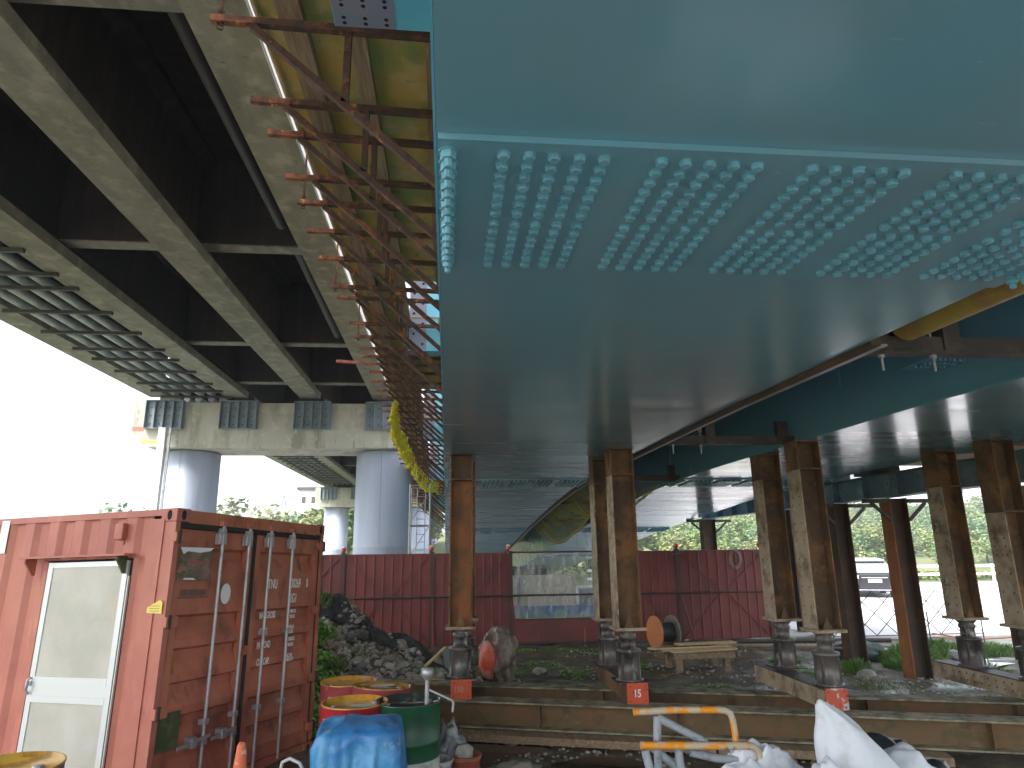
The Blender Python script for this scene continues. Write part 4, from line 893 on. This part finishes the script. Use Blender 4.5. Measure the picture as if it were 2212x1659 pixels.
# barricade pipes
bc = thing('pipe_barricade', 'peeling orange pipe barricade with grey sleeved legs', 'barricade', (1.7, 5, 0))
MB().tube([(1.33, 5.0, 1.07), (1.62, 5, 1.075), (1.95, 5.0, 1.065), (2.0, 5, 1.06), (2.035, 5, 1.04), (2.05, 5, 1.0), (2.06, 5.0, .9), (2.07, 5.0, .02)], .0235, 12).build('upper_rail', or_pipe, bc)
MB().tube([(1.35, 4.93, .875), (1.7, 4.93, .86), (2.1, 4.93, .845), (2.15, 4.93, .84), (2.19, 4.93, .81), (2.2, 4.93, .77), (2.21, 4.93, .02)], .025, 12).build('lower_rail', or_pipe, bc)
for pts in ([(1.5, 5, 1.04), (1.49, 5, .88), (1.48, 5.05, .02)], [(1.5, 5, 1.03), (1.84, 4.99, .86)], [(1.37, 4.9, .85), (1.42, 4.86, .6), (1.45, 4.85, .02)], [(1.62, 4.95, .85), (1.66, 4.97, .4), (1.66, 5, .02)], [(1.45, 5.02, .84), (1.6, 5.0, .72), (1.85, 4.9, .6)], [(1.72, 5.0, .8), (1.9, 4.98, .76), (2.05, 4.97, .75)]):
    MB().tube(pts, .028, 12).build('sleeved_leg', grey_hose, bc)
MB().box(2.0, 4.97, .78, 2.12, 5.03, .83).build('clamp', galv, bc)
# white sacks
def peak(p, q):
    if p.z > 0: k = max(0, p.z)**3; q.x = q.x*(1-.55*k)-.10*k; q.y *= (1-.55*k); q.z *= 1+.2*k
    a = math.atan2(p.y, p.x); f_ = 1+.06*math.sin(a*5+p.z*4)+.05*math.sin(a*11-p.z*6); q.x *= f_; q.y *= f_; return q
def sack(c, r, seed, lab, shape=None, mat=sack_m, amp=.25):
    v, f = blob(*r, seed, amp, 1.4, 5, shape=shape); return tag(MB().add([(a+c[0], b+c[1], max(d_+c[2], 0)) for a, b, d_ in v], f, True).build('sack', mat), lab, 'sack', 'pile of white sacks')
prof = [(0, .36), (.3, .35), (.5, .31), (.76, .26), (.89, .205), (1.0, .155), (1.08, .10), (1.13, .055), (1.17, .018)]
vv_ = []; nn = 90
for j in range(61):
    z = 1.17*j/60; r0 = lerp_table(prof, z)
    for k in range(nn):
        a = 6.2832*k/nn; f_ = 1+.05*math.sin(3*a+z*5)+.045*math.sin(7*a-z*7)+.03*abs(math.sin(5*a+z*2))+.10*noise.noise(Vector((math.cos(a)*1.5, math.sin(a)*1.5, z*3)))
        vv_.append((2.50+r0+r0*f_*math.cos(a)+.03*noise.noise(Vector((z*4, 0, 1))), 4.66+r0*.8*f_*math.sin(a), z+.02*math.sin(3*a)*(z/1.17)))
tag(MB().add(vv_, [(j*nn+i, j*nn+(i+1) % nn, (j+1)*nn+(i+1) % nn, (j+1)*nn+i) for j in range(60) for i in range(nn)]+[tuple(60*nn+i for i in range(nn))], True).build('sack', sack_m), 'white woven sack pulled up to a tall peak at the bottom right', 'sack', 'pile of white sacks')
sack((2.12, 4.5, .35), (.24, .22, .45), 4, 'rounded white sack at the lower left of the sack pile')
sack((2.38, 4.4, .35), (.2, .2, .5), 6, 'creased white sack just left of the peaked one')
sack((3.15, 4.75, .3), (.36, .3, .5), 8, 'low flattened white sack on the right slope of the pile')
sack((2.2, 4.95, .4), (.3, .1, .46), 11, 'dirty white sack flap behind the rounded sack', amp=.4)
v, f = blob(.42, .3, .5, 5, .3, 1.4, 4); tag(MB().add([(a+3.3, b+5.15, max(c+.3, 0)) for a, b, c in v], f, True).build('plastic_sheet', blk_sheet), 'black plastic sheet heaped behind the right of the sack pile', 'plastic sheet')

# wrapped bag behind the numbered post
def wrap(p, q):
    a = math.atan2(p.y, p.x); f_ = 1+.1*math.sin(a*8+p.z*5); q.x *= f_; q.y *= f_; return q
v, f = blob(.3, .28, .47, 7, .25, 1.6, 5, shape=wrap); wb = thing('wrapped_bundle', 'bundle wrapped in torn brown sheet behind the orange post', 'bundle', (.92, 12.2, 0))
MB().add([(a+.92, b+12.2, max(c+.4, 0)) for a, b, c in v], f, True).build('wrapping', brown_sheet, wb)
v, f = blob(.16, .14, .3, 8, .15, 1.4, 3); MB().add([(a+.72, b+12.02, max(c+.38, 0)) for a, b, c in v], f, True).build('orange_bag', M('orange_plastic', (.7, .12, .06), [((.7, .35, .3), 5, .5, .6)], rough=.4), wb)
# cable reel
rl = thing('cable_reel', 'cable reel with one orange and one grey disc before the fence', 'cable reel', (4.85, 15.3, .36), rot=(0, 0, R(12)))
for x, m_ in ((-.22, orange_reel), (.22, grey_reel)):
    MB().tube([(x-.02, 0, 0), (x+.02, 0, 0)], .355, 40, smooth=False).build('disc', m_, rl, True); 
MB().tube([(-.19, 0, 0), (.19, 0, 0)], .2, 28).build('cable_drum', cable_m, rl, True)
# planks on pallet
pk = thing('plank_stack', 'pale planks stacked on a low timber trestle', 'plank stack', (4.7, 12.9, 0))
for i, (x, y, L, z, a) in enumerate([(4.65, 12.9, 1.35, .33, .06), (4.6, 13.1, 1.5, .33, .02), (4.8, 12.72, 1.3, .33, .1), (4.72, 13.0, 1.4, .362, -.05), (4.5, 12.95, 1.3, .362, .08), (5.0, 13.15, 1.2, .394, .03)]):
    MB().beam((x-L/2, y-L/2*a, z), (x+L/2, y+L/2*a+.1, z), .2, .028).build('plank', new_timber, pk)
MB().box(4.15, 12.55, .22, 5.3, 12.65, .31).build('bearer', timber, pk); MB().box(4.15, 13.15, .22, 5.3, 13.25, .31).build('bearer', timber, pk)
for x in (4.25, 5.15):
    for y in (12.6, 13.2): MB().box(x-.05, y-.05, -.02, x+.05, y+.05, .219).build('leg', timber, pk)
# green tarp hump, lying posts
v, f = blob(.7, .4, .26, 13, .35, 1.5, 4); tag(MB().add([(a+8.3, b+13.6, max(c+.02, -.05)) for a, b, c in v], f, True).build('tarp_heap', green_tarp), 'dark green tarpaulin heap between the dark posts', 'tarpaulin')
tag(MB().tube([(5.6, 15.9, .05), (8.6, 15.6, .06), (10.2, 15.3, .06)], .05, 8).build('ground_pipe', dark_steel), 'dark pipe lying on the ground along the fence foot', 'pipe')
tag(MB().beam((6.2, 15.3, .06), (9.5, 14.4, .07), .25, .03).build('loose_board', timber), 'wet board lying flat in front of the dark fence panel', 'plank')

# diamond mesh barrier on the right
mf = thing('mesh_barrier', 'green wire diamond mesh barrier by the bright road', 'mesh barrier', (10, 14.6, 0))
def dm(u, v): return (8.6+u*3.6, 14.9, .22+v*.95)
wm = M('dark_green_wire', (.03, .09, .07), rough=.5)
tag(net(dm, 14, 4, .012).build('wire', wm, mf), kind='stuff')
MB().tube([(8.6, 14.9, .22), (12.2, 14.9, .22)], .012, 6).build('bottom_wire', wm, mf)
for x in (8.6, 10.9, 12.2): MB().tube([(x, 14.92, 0), (x, 14.92, .7 if x > 10 else 1.2)], .015, 6).build('stake', wm, mf)
tag(MB().tube([(9.85, 13.4, .44), (10.3, 13.4, .36), (10.8, 13.4, .3), (12.5, 13.4, .34)], .012, 5).build('warning_rope', M('orange_rope', (.7, .12, .05), rough=.6)), 'thin orange rope strung low across the road edge', 'rope')

# ================================================================= MOUND: net, rocks, weeds
def surf_patch(f, nu, nv): 
    v = [f(i/nu, j/nv) for j in range(nv+1) for i in range(nu+1)]
    return MB().add(v, [(j*(nu+1)+i, j*(nu+1)+i+1, (j+1)*(nu+1)+i+1, (j+1)*(nu+1)+i) for j in range(nv) for i in range(nu)], True)
def dn(u, v):
    x = -2.9+u*3.2; y = 13.9-v*1.5*(1-.3*u)-u*1.25; z = gh(x, y)+.05+.05*abs(fbm(x*3, y*3, 9))+.04*math.sin(x*9+y*4)
    return (x, y+.1*noise.noise(Vector((x*2, v*3, 0))), z)
tag(surf_patch(dn, 70, 40).build('shade_net', net_dark), 'black shade net spread over the rubble mound', 'net')
def rock_mesh(seed, sub=2, mat=stone):
    v, f = blob(1, .8, .65, seed, .45, 1.1, sub); return MB().add(v, f).mesh('rock', mat)
RM = [rock_mesh(i, 2, stone if i % 3 else stone_d) for i in range(6)]
rr = random.Random(5)
big = [(-2.1, 11.2), (-1.85, 11.6), (-1.5, 11.0), (-1.3, 11.35), (-1.0, 10.9), (-.8, 11.2), (-.55, 10.8), (-.3, 11.0), (-.95, 10.4), (-.55, 10.3), (-.2, 10.5), (-1.5, 10.4), (.05, 10.8), (-.05, 11.5), (-.45, 11.7), (-1.9, 10.7), (-.7, 11.6), (-1.2, 10.2), (-2.35, 11.9), (-.15, 12.1), (-.75, 12.3), (-1.6, 12.0), (-2.5, 12.6), (-1.05, 12.0)]
big += [(-.9-.0+rr.uniform(-1.1, 1.0), rr.uniform(10.1, 12.3)) for _ in range(34)]
for i, (x, y) in enumerate(big):
    s_ = rr.uniform(.06, .16); o = bpy.data.objects.new('rock', RM[i % 6]); C.objects.link(o); o.location = (x, y, gh(x, y)+s_*.25); o.scale = (s_, s_*rr.uniform(.8, 1.1), s_*rr.uniform(.7, 1.1)); o.rotation_euler = (rr.uniform(-.5, .5), rr.uniform(-.5, .5), rr.uniform(0, 6))
    tag(o, 'grey rock lying on the rubble mound beside the drums', 'rock', 'rocks on the rubble mound')
for i, (x, y, s_, lab) in enumerate([(1.75, 13.2, .13, 'pale round boulder left of two in the weeds before the clear window'), (2.0, 13.0, .12, 'pale round boulder right of two in the weeds before the clear window'), (4.3, 9.95, .07, 'small white egg shaped stone above the back rail beam'), (7.2, 11.6, .16, 'dark wet stone beside the dark falsework post'), (9.9, 12.9, .2, 'dark stone in the puddles near the right grass'), (-.25, 8.1, .1, 'brown rock just behind the green drum')]):
    o = bpy.data.objects.new('boulder', RM[(i*2+1) % 6]); C.objects.link(o); o.location = (x, y, gh(x, y)+s_*.3); o.scale = (s_, s_, s_*.9); tag(o, lab, 'rock')
pb = MB(); bv, bf = blob(1, .85, .6, 21, .35, 1.0, 1)
for i in range(5200):
    if i < 2600: x, y = rr.uniform(-3, .6), rr.uniform(10, 12.8)
    elif i < 4400: x, y = rr.uniform(0, 9), rr.uniform(9.6, 16.2)
    else: x, y = rr.uniform(-.2, 5), rr.uniform(6.8, 8.8)
    if i >= 2600 and noise.noise(Vector((x*.8, y*.8, 3))) < -.05: continue
    s_ = rr.uniform(.012, .035) if i > 2600 else rr.uniform(.02, .07); a = rr.uniform(0, 6.28); ca, sa = math.cos(a), math.sin(a); z = gh(x, y)+s_*.2
    pb.add([(x+s_*(p.x*ca-p.y*sa), y+s_*(p.x*sa+p.y*ca), z+s_*p.z) for p in bv], bf)
tag(pb.build('gravel', stone), 'loose gravel and rubble scattered over the mound and site', 'gravel', kind='stuff')
def weeds(spots, n, mat, lab, cat, hgt, leaf=(.02, .06), name='weeds'):
    m = MB()
    for cx, cy, sr in spots:
        for _ in range(n):
            a = rr.uniform(0, 6.28); q = sr*math.sqrt(rr.random()); x, y = cx+q*math.cos(a), cy+q*math.sin(a)*.8; z = gh(x, y)
            hh = hgt*rr.uniform(.3, 1)*(1-.5*q/sr); b = rr.uniform(0, 6.28); w = rr.uniform(*leaf)*.5; dx, dy = math.cos(b), math.sin(b); l_ = hh*rr.uniform(.2, .8)
            zz = z+hh*rr.uniform(0, .7); L = rr.uniform(*leaf)*1.6
            if leaf[1] < .03: m.add([(x-dy*w, y+dx*w, z), (x+dy*w, y-dx*w, z), (x+dx*l_*.5, y+dy*l_*.5, z+hh*.7), (x+dx*l_, y+dy*l_, z+hh)], [(0, 1, 2), (1, 3, 2)])
            else: m.add([(x, y, zz), (x+dx*L*.5-dy*w, y+dy*L*.5+dx*w, zz+L*.3), (x+dx*L, y+dy*L, zz+L*.2*rr.uniform(-1, 1.5)), (x+dx*L*.5+dy*w, y+dy*L*.5-dx*w, zz+L*.3)], [(0, 1, 2, 3)])
    return tag(m.build(name, mat), lab, cat, kind='stuff')
weeds([(-2.0, 11.2, .32), (-1.8, 10.7, .3), (-1.7, 10.2, .28), (-1.6, 9.7, .22), (-2.15, 11.8, .3), (-1.55, 9.3, .2), (-1.6, 10.7, .2)], 1100, grass_m, 'bright green leafy weeds climbing the mound beside the container', 'weeds', .3, (.035, .09))
weeds([(-1.2, 10.6, .25), (-.6, 10.9, .2), (-1.4, 11.6, .25), (-.3, 11.6, .2)], 160, grass_d, 'sparse grass blades between the rubble stones', 'grass', .16, (.008, .02), 'grass')
weeds([(-2.4, 13.1, .35), (-2.9, 13.4, .3), (-1.9, 13.2, .25), (-1.7, 11.2, .18), (-2.2, 12.5, .2)], 260, grass_d, 'thin grass on top of the rubble mound', 'grass', .3, (.008, .02), 'grass')
weeds([(1.2, 13.2, .4), (1.9, 13.7, .4), (2.3, 13.0, .35), (3.4, 15.2, .3), (2.7, 15.5, .6), (1.6, 15.7, .5), (2.9, 10.5, .2), (1.9, 10.9, .15), (2.3, 10.4, .2), (3.6, 13.3, .3), (4.2, 11.0, .5), (5.2, 10.3, .4), (6.4, 12.2, .5), (.9, 14.8, .4)], 220, grass_m, 'small green weeds dotting the muddy site ground', 'weeds', .1, (.015, .035))
weeds([(10.2, 13.6, .8), (11.2, 14.0, .9), (10.6, 14.4, .5), (9.6, 13.9, .3), (9.0, 12.7, .5), (8.5, 12.4, .4), (8.8, 13.2, .3), (7.3, 12.1, .25), (9.3, 11.5, .4), (6.4, 12.9, .25)], 1100, M('lush_roadside_grass', (.08, .2, .03), [((.16, .28, .05), 2.5, .42, .6), ((.22, .22, .08), 6, .6, .7)], rough=.55), 'lush green grass by the road at the right', 'grass', .3, (.012, .028), 'grass')
weeds([(7.5, 9.6, .6), (6.3, 9.4, .5), (5.0, 9.6, .4), (7.0, 11.0, .7)], 500, grass_d, 'dull mossy grass behind the back rail beam', 'grass', .1, (.01, .02), 'grass')
jk = thing('broken_boards', 'grey broken boards and yellow scrap stuck in the mound', 'debris', (.0, 11.8, 0))
MB().beam((-.35, 11.6, .35), (.0, 11.9, .62), .06, .02).build('board', new_timber, jk); MB().beam((.1, 11.8, .2), (.02, 11.9, .62), .16, .02, (0, 1, 0)).build('board', M('grey_board', (.2, .23, .23), rough=.7), jk); MB().beam((-.3, 10.9, .33), (-.1, 10.85, .28), .08, .02).build('yellow_scrap', M('yellow_scrap', (.7, .38, .03), rough=.5), jk)

# ================================================================= CAR
cr_ = thing('parked_car', 'dark estate car seen from behind on the bright road', 'car', (18.0, 27.5, .03), rot=(0, 0, R(-25)))
def sec(y, pts): return [(x, y, z) for x, z in pts]
half = {0: [(0, .32), (.78, .34), (.86, .5), (.88, .85), (.84, .98), (.0, 1.0)]}
def car_body():
    S_ = []
    def ring(y, w, zb, zsill, zt): return [(-w*.9, y, zb), (-w, y, zsill), (-w*.99, y, zt-.12), (-w*.92, y, zt), (w*.92, y, zt), (w*.99, y, zt-.12), (w, y, zsill), (w*.9, y, zb)]
    for y, w, zb, zs2, zt in [(0, .78, .36, .5, .95), (.08, .88, .28, .45, 1.02), (.6, .92, .22, .4, 1.03), (2.6, .92, .22, .4, .98), (3.6, .9, .22, .4, .88), (4.4, .84, .26, .42, .72), (4.6, .72, .34, .45, .62)]: S_.append(ring(y, w, zb, zs2, zt))
    m = MB(); v = [p for r_ in S_ for p in r_]; n = 8
    f = [(i*n+k, i*n+(k+1) % n, (i+1)*n+(k+1) % n, (i+1)*n+k) for i in range(len(S_)-1) for k in range(n)]+[tuple(range(n)), tuple(range(len(v)-1, len(v)-n-1, -1))]
    return m.add(v, f)
car_body().build('body', car_paint, cr_, True, .04)
def ring4(y, w, wt, z0, z1): return [(-w, y[0], z0), (w, y[0], z0), (wt, y[1], z1), (-wt, y[1], z1)]
v = [(-.86, .08, 1.0), (.86, .08, 1.0), (.58, .85, 1.48), (-.58, .85, 1.48), (-.84, 3.3, .95), (.84, 3.3, .95), (.6, 2.4, 1.52), (-.6, 2.4, 1.52)]
MB().add(v, [(0, 1, 2, 3), (4, 7, 6, 5), (0, 3, 7, 4), (1, 5, 6, 2)]).build('window', sky_toned_glass, cr_, True)
MB().add([(-.6, .80, 1.48), (.6, .80, 1.48), (.62, 2.45, 1.53), (-.62, 2.45, 1.53), (-.52, .9, 1.56), (.52, .9, 1.56), (.54, 2.35, 1.6), (-.54, 2.35, 1.6)], [(0, 1, 5, 4), (1, 2, 6, 5), (2, 3, 7, 6), (3, 0, 4, 7), (4, 5, 6, 7), (0, 3, 2, 1)]).build('roof', car_white, cr_, True, .03)
MB().box(-.56, .66, 1.43, .56, .86, 1.47).build('spoiler', car_paint, cr_, True)
for sx in (-1, 1):
    MB().box(min(sx*.6, sx*.87), -.012, .78, max(sx*.6, sx*.87), .06, .9).build('tail_lamp', lamp_w, cr_, True, .01); MB().box(min(sx*.55, sx*.8), .0, .42, max(sx*.55, sx*.8), .03, .5).build('reflector', tail_red, cr_, True)
    MB().box(min(sx*.9, sx*1.06), 2.6, .95, max(sx*.9, sx*1.06), 2.75, 1.1).build('mirror', car_paint, cr_, True, .02)
    for y in (.85, 3.6):
        wh = MB().tube([(sx*.68, y, .32), (sx*.9, y, .32)], .32, 24).build('wheel', tyre_m, cr_, True); MB().tube([(sx*.9, y, .32), (sx*.91, y, .32)], .2, 16).build('rim', galv, wh, True)
MB().box(-.26, -.03, .62, .26, .0, .76).build('number_plate', white_p, cr_, True); MB().box(-.5, -.02, .8, .5, .01, .84).build('chrome_strip', galv, cr_, True); MB().box(-.86, -.03, .3, .86, .05, .34).build('bumper_edge', galv, cr_, True)
# roadside guardrail
gr = thing('guard_rail', 'white roadside guardrail at the foot of the green hillside', 'guardrail', (25, 36, 0))
for z in (.5, .95): MB().beam((8, 38.6, z), (50, 36, z), .05, .14).build('rail', white_p, gr)
for i in range(15): MB().box(8.4+i*2.9, 38.55-i*.18, 0, 8.5+i*2.9, 38.65-i*.18, 1.05).build('post', white_p, gr)

# ================================================================= TREES, HILL THINGS
def crown_mesh(seed, mat, n=900):
    r_ = random.Random(seed); m = MB(); cl = []
    for _ in range(16):
        a = r_.uniform(0, 6.28); q = r_.uniform(0, .75); cl.append(Vector((q*math.cos(a), q*math.sin(a), r_.uniform(-.45, .75)*(1-q*.3))))
    for i in range(n):
        c = r_.choice(cl); d_ = Vector((r_.gauss(0, 1), r_.gauss(0, 1), r_.gauss(0, 1))).normalized()*r_.uniform(.15, .38); p = c+d_
        a = Vector((r_.gauss(0, 1), r_.gauss(0, 1), r_.gauss(0, .6))).normalized(); b = a.orthogonal().normalized(); b = Matrix.Rotation(r_.uniform(0, 6.28), 3, a) @ b; s_ = r_.uniform(.05, .1)
        m.add([p-a*s_, p+b*s_*.6, p+a*s_, p-b*s_*.6], [(0, 1, 2, 3)])
    return m.mesh('crown', mat)
CM = [crown_mesh(i, leaf_mats[i % 3]) for i in range(6)]
tk = MB().tube([(0, 0, -1.0), (.03, .02, 0), (0, 0, .9)], [.09, .07, .04], 7); tk.tube([(0, 0, .3), (.3, .1, .8)], [.04, .02], 5); tk.tube([(0, 0, .4), (-.25, -.15, .85)], [.04, .02], 5)
TM = tk.mesh('trunk', bark)
rt_ = random.Random(11)
def tree(x, y, s_, lab, group, k, sq=.8):
    t = thing('tree', lab, 'tree', (x, y, gh(x, y)), group=group)
    link('trunk', TM, t, loc=(0, 0, s_*.15)).scale = (s_, s_, s_)
    c = link('crown', CM[k % 6], t, loc=(0, 0, s_*.72), rot=(0, 0, rt_.uniform(0, 6))); c.scale = (s_, s_, s_*sq); return t
for i in range(210):
    y = 42+rt_.random()**.8*70; x = y*rt_.uniform(.12, .95); s_ = rt_.uniform(1.1, 2.2)*(.6+y/110)
    if x < 2: continue
    tree(x, y, s_, 'leafy tree in the dense scrub covering the right hillside', 'trees on the right hillside', i)
for i in range(46):
    y = 62+rt_.random()*45; x = -y*rt_.uniform(.02, .42); s_ = rt_.uniform(2.8, 4.6)
    tree(x, y, s_, 'green tree on the distant left ridge behind the container', 'trees on the left ridge', i+3)
weeds([(12+3.2*i, 40.5+rt_.uniform(0, 2), 2.2) for i in range(11)], 500, grass_d, 'pale tall grass at the foot of the hillside', 'grass', 1.1, (.1, .25), 'grass')
py_ = thing('pylon', 'tiny lattice pylon poking above the trees on the left', 'pylon', (-33, 140, 0))
pmx = MB()
for z0, z1, w0, w1 in ((6, 10.5, 1.2, .6), (10.5, 13.4, .6, .08)):
    for sx in (-1, 1):
        for sy in (-1, 1): pmx.beam((-33+sx*w0, 140+sy*w0, z0), (-33+sx*w1, 140+sy*w1, z1), .12, .12)
    pmx.beam((-33-w0, 140-w0, z0), (-33+w1, 140-w1, z1), .08, .08); pmx.beam((-33+w0, 140-w0, z0), (-33-w1, 140-w1, z1), .08, .08)
pmx.build('lattice', galv, py_); MB().box(-35, 139.9, 11.4, -31, 140.1, 11.55).build('cross_arm', galv, py_)
hs_ = thing('hilltop_house', 'small pale house on the left ridge', 'house', (-20.5, 105, 8))
MB().box(-22, 103, 7, -19, 107, 11.2).build('wall', white_p, hs_); MB().box(-22.4, 102.6, 11.2, -18.6, 107.4, 11.6).build('roof', dark_steel, hs_)
for x in (-21.4, -20.0): MB().box(x-.3, 102.97, 9.2, x+.3, 102.995, 10.2).build('window', dark_steel, hs_)
vv = thing('hillside_building', 'long white building blown out by light above the right hillside trees', 'building', (80, 125, 10))
MB().box(55, 118, 9, 100, 124, 15.2).build('wall', white_p, vv); MB().box(54, 117, 15.2, 101, 125, 15.6).build('roof', white_p, vv)
for i in range(9): MB().box(57+i*4.8, 117.95, 11.5, 59+i*4.8, 117.99, 13.2).build('window', M('dark_window', (.1, .12, .14), rough=.3) if i == 0 else bpy.data.materials['dark_window'], vv)

# ================================================================= HAZE
hz = MB().box(-300, -160, -1.2, 300, 380, 24).build('haze', None)
hz.data.materials.clear(); hm_ = bpy.data.materials.new('haze_air'); hm_.use_nodes = True; n = hm_.node_tree.nodes
for x in list(n):
    if x.type != 'OUTPUT_MATERIAL': n.remove(x)
pv = n.new('ShaderNodeVolumePrincipled'); pv.inputs['Color'].default_value = (.93, .96, 1, 1); pv.inputs['Density'].default_value = .0022; pv.inputs['Anisotropy'].default_value = .3
hm_.node_tree.links.new(pv.outputs[0], n['Material Output'].inputs['Volume']); hz.data.materials.append(hm_); tag(hz, kind='stuff')
